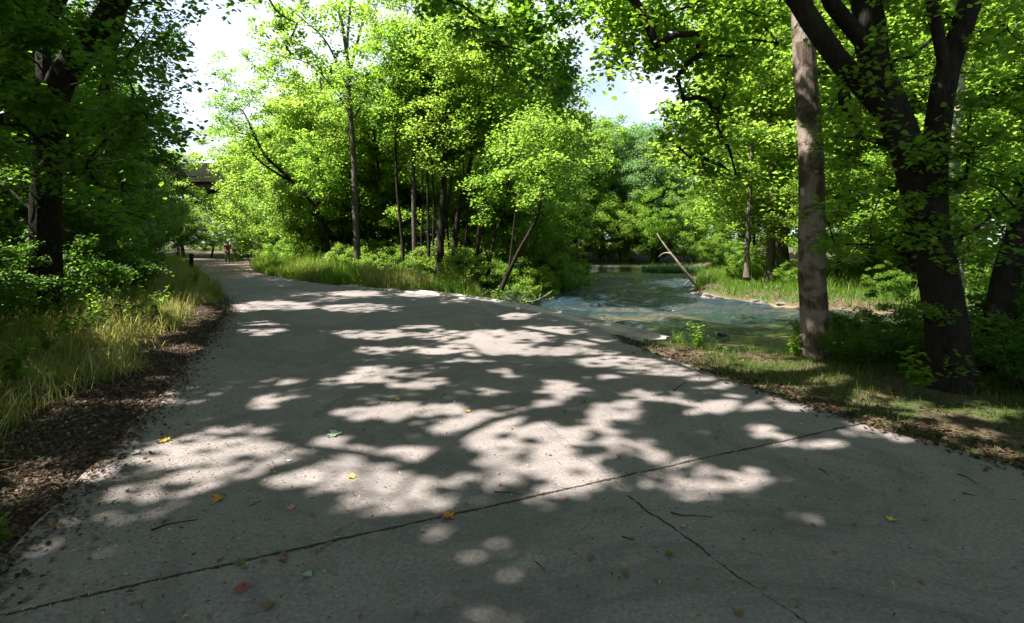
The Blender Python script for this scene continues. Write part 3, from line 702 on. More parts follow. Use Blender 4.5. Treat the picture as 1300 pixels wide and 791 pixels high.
for k, (lab, st, D, r, subs) in enumerate(THIN):
    pts = stemuv(st, D)
    top = np.array(pts[-1]); stems = [(pts, r, r*.35, None)]
    if top[2] < 8: pts.append(tuple(top + np.array(pts[-1]) - np.array(pts[-2]) + np.array([0, 0, 1.0])))
    for s in subs: stems.append(([P(u, v, D) for u, v in s], r*.55, r*.2, 0))
    c = np.array(pts[-1])
    zr = (3.2 if D > 19 and k < 12 else 1.9); xr = 2.4 if D > 19 else 1.8
    if k == 5: c = np.array(P(530, 60, D)); zr = 5.0
    e = envelope(66 if k != 5 else 100, (c[0], c[1], c[2]+.2), (xr, 2.0, zr), rg, .10, .25, low=(2.6 if D > 20.6 else 1.2))
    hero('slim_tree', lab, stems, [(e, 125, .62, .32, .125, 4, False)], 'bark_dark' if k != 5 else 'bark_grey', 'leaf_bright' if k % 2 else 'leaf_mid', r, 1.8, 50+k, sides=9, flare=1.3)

# ---------------------------------------------------------------- background planting
WB = 'bright green tree in the wood behind the thicket of thin trunks'
def many(lst, label, group):
    for (k, x, y, s) in lst: place(k, x, y, s, label, group)
many([('A1', -13.5, 36, 1.0), ('A3', -8.5, 34, .72), ('A2', -4.4, 37, 1.15), ('A1', -.2, 33, 1.15), ('A3', -11, 40, .98), ('A2', -17, 43, 1.0), ('A1', -3, 39.5, 1.3), ('U1', -12.2, 30.5, 1.15), ('U1', -7, 29.5, 1.1), ('U2', -4.2, 27.6, 1.0),
      ('U1', -1.2, 27, 1.1), ('U2', .3, 23.8, .85), ('U1', -10.2, 33, 1.1), ('U1', -14.6, 37, 1.1), ('U2', -17.2, 40.5, .9)],
     WB, 'trees filling the wood behind the thicket')
many([('A3', -48, 66, 1.0), ('A1', -41, 64, .95), ('A2', -34, 66, .95), ('A1', -28, 64, .9), ('A3', -21, 66, 1.0), ('A2', -15, 65, 1.2), ('A1', -9, 66, 1.4), ('A3', -3, 64, 1.4), ('A2', -56, 62, 1.1), ('B1', -37, 73, 1.1), ('B1', -24, 74, 1.0), ('A1', -12, 75, 1.5), ('A3', -62, 70, 1.3)],
     'distant tree glimpsed past the bend of the path on the left', 'distant trees past the bend of the path')
many([('A3', 2.6, 56, 1.15), ('A1', 6.5, 54.5, .92), ('A2', 10, 58, .95), ('A1', 1.0, 60, 1.2), ('A3', 20.5, 55, .95), ('A2', 6, 63, 1.15), ('B1', 13.5, 60, 1.0), ('A2', 24, 60, 1.1), ('B1', 18, 66, 1.05)],
     'leafy tree across the river at the far end of the water', 'trees on the far bank at the end of the water')
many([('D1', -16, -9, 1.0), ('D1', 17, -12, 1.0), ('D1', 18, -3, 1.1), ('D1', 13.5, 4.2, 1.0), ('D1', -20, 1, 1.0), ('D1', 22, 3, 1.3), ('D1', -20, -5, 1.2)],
     'dark tree added out of view behind the viewpoint to block sky light', 'added trees behind the viewpoint')  # out-of-view trees, added to hold back ambient light from the open sky
many([('U2', .5, 52.4, 1.15), ('U1', 4.2, 52.2, 1.1), ('U2', 7.6, 52.0, 1.2), ('U1', 11.2, 52.2, 1.1), ('U2', 14.6, 51.8, 1.15), ('U1', 18, 50.4, 1.1), ('U1', -3.6, 54.5, 1.3), ('A2', 12.5, 68, 1.15), ('A3', 8.5, 70, 1.35), ('A1', 1.5, 69, 1.5), ('A1', 16.2, 72, 1.2)],
     'young leafy tree reaching down to the far water line', 'young trees along the far water line')
many([('U1', -6, 31.5, 1.25), ('U2', -9.5, 31.2, 1.1), ('U1', -2.4, 30.2, 1.2), ('U2', 1.0, 28.4, 1.15), ('U1', 1.6, 31.5, 1.2), ('U2', -12.8, 33.8, 1.1), ('S2', -11, 29.5, 1.1), ('S2', -9, 27.8, .8), ('S2', -7.5, 27.0, .9), ('S1', -5.4, 27.6, 1.1), ('S2', -3.6, 26, 1.0), ('S2', -1.8, 24.6, 1.1), ('S2', -.2, 22.4, .9), ('S2', 2.0, 24.2, 1.1), ('S1', -15.6, 35.8, 1.3), ('S2', -13.5, 33, 1.0)],
     'leafy undergrowth showing between the thin trunks of the thicket', 'undergrowth between the thin trunks')
place('B1', 15.2, 55, .86, 'bluish green rounded tree below the gap of sky at the far end of the river')
many([('A1', 15.8, 29.5, 1.25), ('A3', 21, 25.5, 1.2), ('A1', 27, 26, 1.3), ('A2', 18, 34, 1.35), ('A3', 25, 33, 1.35), ('A2', 33, 30, 1.4), ('A1', 36, 22, 1.4), ('A3', 31, 40, 1.5), ('A1', 40, 34, 1.6), ('A2', 22, 42, 1.5), ('A3', 45, 26, 1.5), ('A1', 19.0, 21, .9), ('U1', 22, 19.5, 1.3), ('U1', 26.5, 18.5, 1.4), ('U2', 15.5, 19.8, 1.0), ('U1', 17.5, 24, 1.2)],
     'yellow-green tree in the wood across the river on the right', 'trees in the wood across the river on the right')
many([('A3', -22.5, 46.5, .95), ('A2', -24.6, 51.5, .95), ('A1', -31.5, 69, 1.0), ('A3', -42, 56.5, .85), ('A1', -44, 56, 1.0), ('U1', -19.5, 42.5, 1.1), ('U1', -34, 57.5, 1.0), ('U2', -38, 58, 1.0), ('U1', -42, 59, 1.1), ('U1', -30, 58, 1.0), ('U2', -50, 55, 1.2)],
     'pale green tree around the far bend of the path near the bridge', 'trees around the far bend of the path')
place('A1', 12.0, 23.8, .92, 'sunlit yellow-green tree on the grassy bank, left of the tall straight trunk')
place('U1', 12.8, 20.6, .78, 'small bushy tree with visible stem on the grassy bank beside the tall straight trunk')
place('U2', 14.8, 31, 1.25, 'mid green young tree behind the pale fallen log')
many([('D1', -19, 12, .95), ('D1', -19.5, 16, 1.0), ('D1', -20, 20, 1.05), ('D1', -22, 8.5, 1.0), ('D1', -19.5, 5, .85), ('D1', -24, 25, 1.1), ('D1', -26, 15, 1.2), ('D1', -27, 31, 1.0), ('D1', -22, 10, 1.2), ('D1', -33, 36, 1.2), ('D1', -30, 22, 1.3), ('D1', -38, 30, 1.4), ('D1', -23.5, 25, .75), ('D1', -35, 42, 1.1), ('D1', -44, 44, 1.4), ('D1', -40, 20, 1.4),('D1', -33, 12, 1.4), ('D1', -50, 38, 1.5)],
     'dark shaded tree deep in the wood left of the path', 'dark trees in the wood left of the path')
many([('U3', -10.6, 7.6, .6), ('U3', -12.6, 11.0, .62), ('U3', -11.9, 14.2, .8), ('U3', -14.2, 17.4, .8), ('U3', -16.6, 21, .8), ('U3', -19.4, 25.5, .75), ('U3', -8.4, 5.6, .7), ('U3', -22.4, 29.8, .8), ('U3', -26, 34, .8), ('U3', -15, 9.8, .9), ('U3', -16, 14, 1.0)],
     'dark bushy undergrowth tree along the left verge', 'undergrowth trees along the left verge')
many([('S3', -8.6, 9.6, .8), ('S3', -7.6, 7.0, .75), ('S3', -10, 12.9, .8), ('S3', -12.2, 16, .8), ('S3', -6.9, 4.6, .8), ('S3', -14.6, 19.8, .8), ('S3', -17.6, 23.6, .8), ('S3', -20.6, 28.4, .9), ('S3', -24.4, 32.8, .9), ('S3', -9.6, 7.2, 1.1)],
     'low dark bush between the yellow grass and the shaded wood', 'low bushes behind the left verge')
many([('S1', -14.8, 34, 1.0), ('S1', -12.3, 32.2, .8), ('S2', -6.8, 24.6, .55), ('S1', -4.4, 22.8, .55), ('S2', -2.0, 21.2, .7), ('S1', -.9, 20.4, .75), ('S2', -3.2, 23.4, .9), ('S1', -6, 26, .9), ('S2', -8.5, 29, 1.0), ('S2', -.9, 24, .9), ('S2', .4, 19.6, .7), ('S3', .1, 18.3, .6), ('S2', .9, 21.3, .85), ('S3', 1.4, 23.6, 1.0), ('S2', 2.4, 26.6, 1.1), ('S1', 2.9, 29.5, 1.2), ('S2', 3.0, 33, 1.3), ('S2', -17.6, 39.5, 1.0), ('S1', -20.5, 43, 1.0)],
     'leafy bush at the foot of the thin trunks', 'bushes at the foot of the thin trunks')
many([('S2', 1.5, 52.5, 1.6), ('S1', 4.4, 52.6, 1.5), ('S2', 7, 52.4, 1.7), ('S1', 9.6, 52.4, 1.5), ('S2', 12.2, 52.2, 1.7), ('S3', 14.8, 52, 1.7), ('S1', 17.2, 50.6, 1.6), ('S1', -2, 53, 1.7), ('S2', -6, 54, 1.7)],
     'rounded bush overhanging the water line at the far end of the river', 'bushes along the far water line')
many([('S2', 18.8, 45.5, 1.4), ('S1', 16.6, 40, 1.3), ('S2', 14, 35.5, 1.1), ('S2', 13.4, 28.4, .9), ('S1', 11.2, 25.4, .6), ('S2', 11.9, 21.6, .55), ('S1', 13.8, 18.8, .55), ('S2', 16.5, 17.6, .8), ('S1', 19.5, 16.4, .9), ('S2', 23, 15.8, 1.0), ('S1', 27, 15, 1.1), ('S2', 15, 22, 1.0)],
     'bright bush on the grassy bank across the river', 'bushes on the grassy bank across the river')
many([('S3', 4.55, 6.7, .36), ('S1', 5.3, 6.9, .45), ('S3', 5.6, 5.6, .42), ('S3', 6.3, 5.7, .55), ('S1', 5.9, 7.4, .55), ('S3', 4.8, 7.9, .38), ('S3', 7.2, 6.6, .8), ('S1', 7.6, 5.4, .8), ('S3', 5.55, 4.9, .3), ('S3', 6.4, 4.9, .45), ('S1', 8.6, 7.4, .9), ('S3', 9.8, 7.2, 1.0)],
     'dark leafy bush crowding the foot of the forked tree', 'dark bushes around the forked tree')

# ---------------------------------------------------------------- grass
def blades(xy, h, w, rng, lean=.35, z=None):
    n = len(xy); zz = land(xy[:, 0], xy[:, 1]) if z is None else z
    b = np.c_[xy, zz-.01]; a = rng.uniform(0, 6.28, n); hh = h*np.clip(rng.gamma(6, 1/7, n), .25, 2.0)
    ln = np.abs(rng.normal(0, lean, n))*hh; d = np.c_[np.cos(a), np.sin(a), np.zeros(n)]
    a2 = rng.uniform(0, 6.28, n); s = np.c_[np.cos(a2), np.sin(a2), np.zeros(n)]*(w*rng.uniform(.6, 1.3, n))[:, None]
    up = np.zeros((n, 3)); up[:, 2] = 1
    m1 = b + up*(hh*.55)[:, None] + d*(ln*.3)[:, None]; tp = b + up*(hh*np.sqrt(np.clip(1-(ln/hh)**2*.5, .2, 1)))[:, None] + d*ln[:, None]
    V = np.stack([b-s, b+s, m1+s*.8, m1-s*.8, tp], 1).reshape(-1, 3)
    i = np.arange(n)*5
    q = np.stack([i, i+1, i+2, i+3], 1); t = np.stack([i+3, i+2, i+4], 1)
    r = rng.beta(2, 2, n)
    return V, q, t, r
def grass(name, xy, h, w, mat, seed, lean=.35, z=None):
    V, q, t, r = blades(xy, h, w, np.random.default_rng(seed), lean, z)
    o = link(name, mesh_from(name, V, [q, t], M[mat], False, np.concatenate([r, r]))); return stuff(o)
def scatter(n, x0, x1, y0, y1, fn, seed, clump=.0, pw=None):
    rng = np.random.default_rng(seed); out = []
    tot = 0
    while tot < n:
        p = np.c_[rng.uniform(x0, x1, n), rng.uniform(y0, y1, n)]
        k = fn(p[:, 0], p[:, 1], rng); p = p[k]; out.append(p); tot += len(p)
        if len(p) == 0 and len(out) > 30: break
    return np.concatenate(out)[:n]
def left_zone(x, y, rng):
    dp = np.minimum(sdf(x, y, PAVE), sdf(x, y, DPATH)); left = x < -1.2-.42*y
    inner = np.where(y > 13.5, .3, .85 + .25*np.sin(y*1.7)) ; 
    dens = np.clip(1.3-(y-3)/24, .15, 1)
    dens *= np.clip(.55+.9*hnoise(x, y, 2.2, 8), .12, 1)
    return left & (dp > inner + rng.normal(0, .15, len(x))) & (dp < 3.4) & (rng.uniform(0, 1, len(x)) < dens)
xy = scatter(64000, -22, -2.5, 1.5, 33, left_zone, 60)
grass('tall_grass', xy, np.clip(.31+.3*hnoise(xy[:, 0], xy[:, 1], 3.2, 9), .08, .6), .0035+.0005*xy[:, 1].clip(0, 12)*.35, 'grass_straw', 61, .85)
def mid_zone(x, y, rng):
    dp = np.minimum(sdf(x, y, PAVE), sdf(x, y, DPATH)); right = x > -2.6-.42*y
    return right & (dp > .05+rng.exponential(.08, len(x))) & (dp < 2.6) & (y > 14.5) & (sdf(x, y, RIV) > .5) & (rng.uniform(0, 1, len(x)) < np.clip(.5+1.3*hnoise(x, y, 2.4, 12), .06, 1)) & (x < -.9) & ((x < -3.4) | (dp > .75))
xy = scatter(42000, -24, 1, 14.5, 44, mid_zone, 62)
grass('grass', xy, np.clip(.42+.55*hnoise(xy[:, 0], xy[:, 1], 1.9, 13), .10, .9)*np.where(xy[:, 0] > -6, .7, 1), .011, 'grass_green', 63, .4)
xy = scatter(12000, -11, 0, 14.5, 26, lambda x, y, r: mid_zone(x, y, r) & (hnoise(x, y, 1.2, 15) > .05), 64)
grass('dry_grass', xy, .55, .009, 'grass_straw', 65, .4)
def turf_zone(x, y, rng):
    dp = sdf(x, y, PAVE); right = x > 1.7
    hole = ((x-2.35)/.55)**2+((y-7.7)/.4)**2 > 1
    return right & hole & (dp > -.01-.08*np.clip(hnoise(x, y, 5, 43), 0, 1)+rng.exponential(.05, len(x))) & (sdf(x, y, RIV) > .15) & (rng.uniform(0, 1, len(x)) < np.clip(.45+1.1*hnoise(x, y, 3.0, 17)+.15*(dp > 1.0), .05, 1))
xy = scatter(85000, 1.8, 12, 1.5, 9.2, turf_zone, 66)
grass('turf', xy, np.clip(.06+.05*hnoise(xy[:, 0], xy[:, 1], 2.3, 18)+.03*np.clip(sdf(xy[:, 0], xy[:, 1], PAVE)-1, 0, 2), .02, .16), .0035, 'turf', 67, .6)
def fringe(x, y, rng): return (sdf(x, y, PAVE) > .5) & (np.abs(sdf(x, y, RIV)-.35) < .45) & (x > 2.7) & (rng.uniform(0, 1, len(x)) < np.clip(.4+.9*hnoise(x, y, 2.5, 19), .05, 1))
xy = scatter(9000, 2.7, 9, 7.3, 9.6, fringe, 68)
grass('bank_grass', xy, .24, .005, 'grass_green', 69, .45)
def rb(x, y, rng):
    d = sdf(x, y, RIV); return (d > .5) & (d < 9) & (x > 7) & (y > 12) & (rng.uniform(0, 1, len(x)) < np.clip(.5+.9*hnoise(x, y, .9, 21), .08, 1))
xy = scatter(60000, 7, 32, 12, 46, rb, 70)
grass('grass', xy, np.clip(.30+.45*hnoise(xy[:, 0], xy[:, 1], 1.3, 22), .08, .75), .014, 'grass_green', 71, .45)
def isl(x, y, rng): return (((x-12.2)/2.4)**2+((y-38.6)/1.7)**2 < 1) | (((x-4.9)/.8)**2+((y-37.6)/.7)**2 < 1)
xy = scatter(6500, 3, 15, 35, 42, isl, 72)
o = grass('water_weed', xy, .42, .022, 'leaf_blue', 73, .5, z=np.full(len(xy), -.6))
def pathend(x, y, rng):
    dp = sdf(x, y, DPATH); return (dp > .2) & (dp < 5) & (y > 36)
xy = scatter(14000, -50, -16, 36, 60, pathend, 74)
grass('grass', xy, .6, .022, 'grass_green', 75, .4)

# ---------------------------------------------------------------- litter
def flatleaves(name, xy, size, mat, seed, z0=.012, kind=6, width=1.0, lift=.25, zfn=None):
    rng = np.random.default_rng(seed)
    z = (land(xy[:, 0], xy[:, 1]) if zfn is None else zfn(xy)) + z0
    z = np.where(sdf(xy[:, 0], xy[:, 1], PAVE) < 0, .004, z) if zfn is None else z
    v, f, r = leaf_arrays(np.c_[xy, z], size, lift, 0, kind=kind, width=width, rng=rng)
    # keep every leaf above what it lies on
    k = 6 if kind == 6 else 4
    vv = v.reshape(-1, k, 3); lo = vv[:, :, 2].min(1); vv[:, :, 2] += np.maximum(0, (z-lo))[:, None]
    return link(name, mesh_from(name, v, f, M[mat], False, rng.uniform(0, 1, len(xy)).repeat(2)))
def litz(x, y, rng):
    dp = sdf(x, y, PAVE); left = x < -1.2-.38*y
    return left & (dp > -.02-rng.exponential(.09, len(x))) & (dp < 1.5) & (rng.uniform(0, 1, len(x)) < np.clip(1.5-dp*.8, .1, 1)*np.clip(1.4-y/14, .2, 1))
xy = scatter(42000, -14, -1, -.5, 20, litz, 80)
stuff(flatleaves('leaf_litter', xy, .03, 'dry_leaf', 81, lift=.45))
def litr(x, y, rng):
    dp = sdf(x, y, PAVE); return (x > 1.7) & (dp > -rng.exponential(.05, len(x))) & (dp < 1.6) & (sdf(x, y, RIV) > .3) & (rng.uniform(0, 1, len(x)) < np.clip(1-dp*1.1, .08, 1))
xy = scatter(5000, 1.7, 6, 2, 9, litr, 82)
stuff(flatleaves('leaf_litter', xy, .04, 'dry_leaf', 83, lift=.4))
def flz(x, y, rng):
    dp = sdf(x, y, PAVE); edge = (x < -.8-.35*y)
    j = np.abs((x+2.2)*.4035-(y-2.2)*.915)       # distance to the joint
    pr = .10 + .9*np.exp(dp/.45)*edge + .9*np.exp(-j/.03)*(.3+.7*(x < 1.2)) + .35*np.clip((-x-.3)/2, 0, 1)*np.exp(-np.maximum(0, y-4)/3)
    return (dp < -.01) & (rng.uniform(0, 1, len(x)) < pr)
xy = scatter(8500, -7, 5, 1.6, 12, flz, 84)
stuff(flatleaves('plant_debris', xy, .024, 'fleck', 85, width=.36, lift=.3, zfn=lambda q: np.full(len(q), .003)))
# individual fallen leaves
def fallen(u, v, size, mat, label, group=None, curl=.25, rz=None, z=0.0, lobed=True, me=None):
    x, y, _ = G(u, v)
    if me is None:
        Tp = (LT10 if lobed else LT6).copy()
        Tp = Tp*np.array([1, 1, 1]); Tp[:, 1] -= .5
        Tp[:, 2] = Tp[:, 2]*(1+curl*2) + curl*(Tp[:, 0]**2*1.2 + Tp[:, 1]**2*.6) + np.random.default_rng(int(u)).normal(0, .02, len(Tp))
        Tp[:, 2] -= Tp[:, 2].min()
        fs = F10 if lobed else F6
        me = mesh_from('leaf_blade', Tp, fs, M[mat], False, [.6, .5] if True else None)
    o = link('fallen_leaf', me, None, (x, y, .003+z)); s = size; o.scale = (s, s, s)
    o.rotation_euler = (random.uniform(-.08, .08), random.uniform(-.08, .08), random.uniform(0, 6.28) if rz is None else rz)
    return tag(o, label, 'leaf', group), me
fallen(571, 658, .085, 'leaf_orange', 'bright orange fallen leaf lying on the long joint in the pavement', curl=.5)
fallen(423, 553, .125, 'leaf_pale', 'large pale green lobed leaf lying in the sunlit patch')
fallen(447, 607, .06, 'leaf_yellow', 'small yellow-orange leaf in the middle of the sunlit patch', curl=.5)
fallen(275, 637, .075, 'leaf_orange', 'brownish orange leaf at the left end of the sunlight', curl=.6)
fallen(305, 748, .075, 'leaf_red', 'dark red leaf near the lower left of the pavement', curl=.3)
fallen(390, 731, .055, 'leaf_pale', 'pale green leaf on the near slab below the joint', lobed=False)
fallen(170, 577, .075, 'leaf_white', 'whitish green leaf near the left edge of the pavement')
fallen(302, 715, .06, 'leaf_green', 'green leaf lying against the joint at lower left', curl=.3)
fallen(714, 634, .04, 'leaf_pink', 'small pink leaf just below the joint in the centre')
fallen(867, 670, .036, 'leaf_pink', 'small round pink leaf beside the side crack', lobed=False)
fallen(367, 585, .04, 'leaf_white', 'tiny whitish leaf between two sunlit patches')
fallen(795, 731, .05, 'leaf_brown', 'curled brown leaf near the bottom in the middle right', curl=.6)
fallen(835, 739, .04, 'leaf_brown', 'small round tan leaf right of the curled brown one', lobed=False)
fallen(1134, 661, .055, 'leaf_yellow', 'yellowish leaf alone on the shaded right pavement', curl=.4)
fallen(207, 560, .09, 'leaf_yellow', 'flat dull yellow leaf near the left edge of the sunlight')
fallen(343, 770, .06, 'leaf_brown', 'torn rust brown leaf at the bottom edge left of centre', curl=.6)
fallen(368, 647, .06, 'leaf_pink', 'faded pinkish leaf at the lower fringe of the sunlit patch', curl=.3)
fallen(430, 676, .05, 'leaf_green', 'rolled green leaf beside the joint', curl=.7, lobed=False)
fallen(592, 523, .06, 'leaf_yellow', 'yellow leaf at the upper rim of the sunlit area', curl=.4)
fallen(505, 508, .07, 'leaf_yellow', 'bright yellow leaf further up the pavement left of centre', curl=.4)
fallen(850, 705, .05, 'leaf_green', 'thin green leaf near the bottom right of centre', curl=.4, lobed=False)
rr_ = random.Random(3); protos = []
for k in range(150):
    while True:
        u = rr_.uniform(0, 1250); v = rr_.uniform(420, 785)
        x, y, _ = G(u, v)
        d = float(sdf(np.array([x]), np.array([y]), PAVE)[0])
        if d > -.05: continue
        if rr_.random() < (.12 + .8*math.exp(-(u-10)/180) + .3*math.exp(d/.4)*(u < 600)): break
    if len(protos) < 5:
        o, me = fallen(u, v, .03, 'leaf_brown', 'small dead brown leaf scattered on the pavement', 'small dead leaves on the pavement', curl=rr_.uniform(.2, 1.3), lobed=len(protos) == 0)
        protos.append(me)
    else:
        fallen(u, v, rr_.choice([.014, .018, .022, .028, .04])*rr_.uniform(.8, 1.2), 'leaf_brown', 'small dead brown leaf scattered on the pavement', 'small dead leaves on the pavement', me=protos[k % 5])
# twigs
def twig(pts, r, label, sub=None):
    q = [np.array(G(u, v)) + np.array([0, 0, r+.004+dz]) for u, v, dz in pts]
    base = q[0].copy(); base[2] = 0
    w = Wood(); rs = resample(np.array(q)-base, .02); rs[1:-1] += R.normal(0, .0015, rs[1:-1].shape)*np.array([1, 1, .3]); w.tube(rs, np.linspace(r, r*.35, len(rs)), 6)
    if sub is not None:
        q2 = [np.array(G(u, v))-base + np.array([0, 0, r+.006]) for u, v in sub]; w.tube(resample(q2, .02), np.linspace(r*.6, r*.3, len(resample(q2, .02))), 5)
    return tag(link('twig', w.mesh('twig', M['bark_dark']), None, tuple(base)), label, 'twig')
twig([(192, 675, 0), (215, 668, .004), (252, 661, 0)], .0045, 'straight dark stick on the shaded left pavement', [(205, 671), (212, 661)])
twig([(628, 626, 0), (645, 628, .008), (664, 630, 0)], .004, 'short brown twig lying at the joint near the centre')
twig([(852, 652, 0), (865, 657, .004), (882, 657, .003), (905, 658, 0)], .004, 'curved thin twig right of the side crack')
twig([(680, 715, 0), (688, 722, .002), (693, 731, 0)], .003, 'short twig at the bottom in the middle of the pavement')
twig([(855, 497, 0), (862, 493, .01), (871, 486, 0)], .006, 'small forked twig far up the right side of the pavement')
twig([(1215, 603, 0), (1228, 608, .003), (1240, 616, 0)], .004, 'dark twig near the right edge of the pavement')
twig([(1222, 627, 0), (1238, 631, 0)], .004, 'short straight twig below the one near the right edge')
twig([(1040, 596, 0), (1048, 601, .003), (1053, 605, 0)], .004, 'small dark twig on the right pavement near the joint')
twig([(790, 683, 0), (797, 685, .002), (803, 687, 0)], .004, 'stubby twig left of the side crack')

# ---------------------------------------------------------------- weeds and leafy plants
def weed(x, y, h, nst, seed, label, mat='grass_green', ls=.07, group=None, name='leafy_weed', z=None):
    rng = np.random.default_rng(seed); z = float(land([x], [y])[0]) if z is None else z
    b = np.array([x, y, z]); w = Wood(); V = []; Fc = []; Rn = []; n = 0
    for s in range(nst):
        a = rng.uniform(0, 6.28); hh = h*rng.uniform(.6, 1.1); l = rng.uniform(.1, .45)*hh
        p0 = np.array([math.cos(a), math.sin(a), 0])*.002
        pts = np.array([p0+np.array([math.cos(a)*l*t*t, math.sin(a)*l*t*t, hh*t]) for t in np.linspace(0, 1, 7)])
        w.tube(pts, np.linspace(.004, .0015, 7), 4)
        k = int(6+hh*22); t = rng.uniform(.2, 1, k)
        c = np.stack([np.interp(t, np.linspace(0, 1, 7), pts[:, i]) for i in range(3)], 1)
        v, f, r = leaf_arrays(c, ls*rng.uniform(.6, 1.2, k)*(1.25-t*.6), .5, -.15, kind=6, width=.62, rng=rng)
        V.append(v); Fc.append(f+n); Rn.append(r); n += len(v)
    t = thing(name, label, 'plant', tuple(b), 0, group)
    link('stem', w.mesh('stem', M['leaf_green']), t)
    link('foliage', mesh_from('foliage', np.concatenate(V), np.concatenate(Fc), M[mat], False, np.concatenate(Rn)), t)
    return t
weed(*G(888, 446, -.2)[:2], .55, 16, 1, 'tallest bright green leafy weed at the water edge beside the washed-out hollow', ls=.085, mat='leaf_bright')
weed(*G(860, 441, -.2)[:2], .3, 16, 2, 'low bright weed at the tip of the kerb', ls=.06, mat='leaf_bright')
weed(*G(925, 450, -.2)[:2], .38, 16, 3, 'spreading light green weed right of the tallest one on the bank', ls=.06, mat='leaf_bright')
weed(*G(965, 452, -.2)[:2], .25, 16, 4, 'short green weed midway between the hollow and the tall straight trunk', ls=.05, mat='leaf_bright')
weed(*G(1085, 470, -.1)[:2], .35, 16, 5, 'long-leaved weed growing right of the tall straight trunk', ls=.1, mat='leaf_bright')
weed(*G(1010, 458, -.1)[:2], .3, 16, 6, 'weed growing left of the foot of the tall straight trunk', ls=.08, mat='leaf_bright')
weed(-2.75, 2.75, .14, 6, 7, 'tiny green seedling at the pavement edge in the lower left corner', ls=.05)
weed(*G(286, 398)[:2], .3, 6, 8, 'small green weed growing in the broken pavement edge', ls=.07)
lw = [(150, 400, 9.6), (180, 392, 10.5), (205, 385, 11.5), (130, 410, 8.6), (165, 405, 9.4), (90, 430, 7.6), (230, 378, 14), (60, 445, 6.8), (110, 418, 8.2), (20, 470, 5.6), (215, 372, 13), (195, 398, 10.4), (245, 366, 17), (250, 352, 20)]
for k, (u, v, D) in enumerate(lw):
    weed((u-U0)/F*D, D, .75 if k % 3 else .95, 6, 20+k, 'upright leafy weed growing in the long grass of the left verge', 'leaf_mid', .11, 'leafy weeds in the left verge')
mw = [(430, 345), (470, 352), (505, 357), (540, 362), (560, 364), (590, 368), (395, 344), (610, 371), (640, 378), (490, 356), (375, 342), (668, 383)]
for k, (u, v) in enumerate(mw + [(520, 360), (450, 349), (575, 366), (550, 363), (408, 346), (625, 376), (350, 340), (530, 361)]):
    x, y, _ = G(u, v); weed(x, y+.5, .7, 7, 50+k, 'leafy weed on the verge at the foot of the thicket', 'grass_green' if k % 2 else 'leaf_mid', .13, 'leafy weeds on the verge of the thicket')

# ---------------------------------------------------------------- rocks
m, nt, N, L = newmat('rock'); tcn = N('ShaderNodeTexCoord'); n1 = noise(nt, tcn.outputs['Object'], 9, 6, .65)
finish(nt, ramp(nt, n1, [(.35, (.05, .042, .036)), (.65, (.22, .19, .165))]), .8, bump(nt, n1, .8, .03), .3); M['rock'] = m
def rock(x, y, z, s, label, seed, group=None):
    import bmesh
    rng = np.random.default_rng(seed); bm = bmesh.new(); bmesh.ops.create_icosphere(bm, subdivisions=4, radius=1)
    ph = rng.uniform(0, 6.3, 9)
    for v in bm.verts:
        c = v.co; k = 1 + .16*math.sin(2.1*c.x+ph[0])*math.sin(2.7*c.y+ph[1]) + .10*math.sin(4.6*c.z+ph[2]+2*c.x) + .05*math.sin(9*c.x+ph[3])*math.sin(8*c.y+ph[4]) + rng.normal(0, .008)
        for q in range(3):
            nn = Vector((math.sin(ph[q]+q*2), math.cos(ph[q+3]), .6*math.sin(ph[q+6]))).normalized(); dd_ = c.dot(nn)
            if dd_ > .72: c -= nn*(dd_-.72)*.8
        v.co = Vector((c.x*k*s[0], c.y*k*s[1], c.z*k*s[2]))
    me = bpy.data.meshes.new('rock'); bm.to_mesh(me); bm.free(); me.materials.append(M['rock'])
    for p_ in me.polygons: p_.use_smooth = True
    return tag(link('rock', me, None, (x, y, z)), label, 'rock', group)
rock(5.0, 12.1, -.59, (.17, .14, .13), 'dark rock poking out of the river in front of the tall straight trunk', 1)
rock(7.95, 20.6, -.58, (.35, .22, .14), 'flat grey rock at the water line below the grassy bank', 2)
rk = [(8.3, 19.9), (8.8, 18.9), (9.4, 17.9), (10.2, 16.9), (7.9, 21.8), (9.0, 18.3), (10.9, 16.3), (11.8, 15.6)]
for k, (x, y) in enumerate(rk): rock(x+R.normal(0, .15), y+R.normal(0, .15), -.56, (.12+R.uniform(0, .12), .12, .06+R.uniform(0, .04)), 'small tan stone along the edge of the grassy bank', 10+k, 'small stones along the grassy bank')

# fallen pale log leaning at the bank
w = Wood(); base = np.array(P(884, 360, 25.0)); base[2] = -.4
pts = [np.array(q) for q in (P(884, 362, 25.0), P(868, 342, 25), P(852, 322, 25.2), P(838, 303, 25.4), P(834, 296, 25.5))]
rs = resample(pts, .15)-base; w.tube(rs, np.linspace(.085, .02, len(rs)), 10, rough=.05)
for (a, b_) in ((((862, 336), (874, 322), (880, 305))), ((855, 326), (846, 322), (838, 324))) and [((875, 352), (905, 360)), ((852, 322), (836, 326)), ((878, 356), (866, 366))]:
    q = resample([np.array(P(*a, 25.05))-base, (np.array(P(*a, 25.05))+np.array(P(*b_, 25.3)))/2-base+np.array([0, 0, .12]), np.array(P(*b_, 25.4))-base], .1); w.tube(q, np.linspace(.035, .01, len(q)), 6)
tag(link('fallen_log', w.mesh('fallen_log', M['bark_log']), None, tuple(base)), 'pale bare fallen log propped up at the river edge with broken branches', 'log')
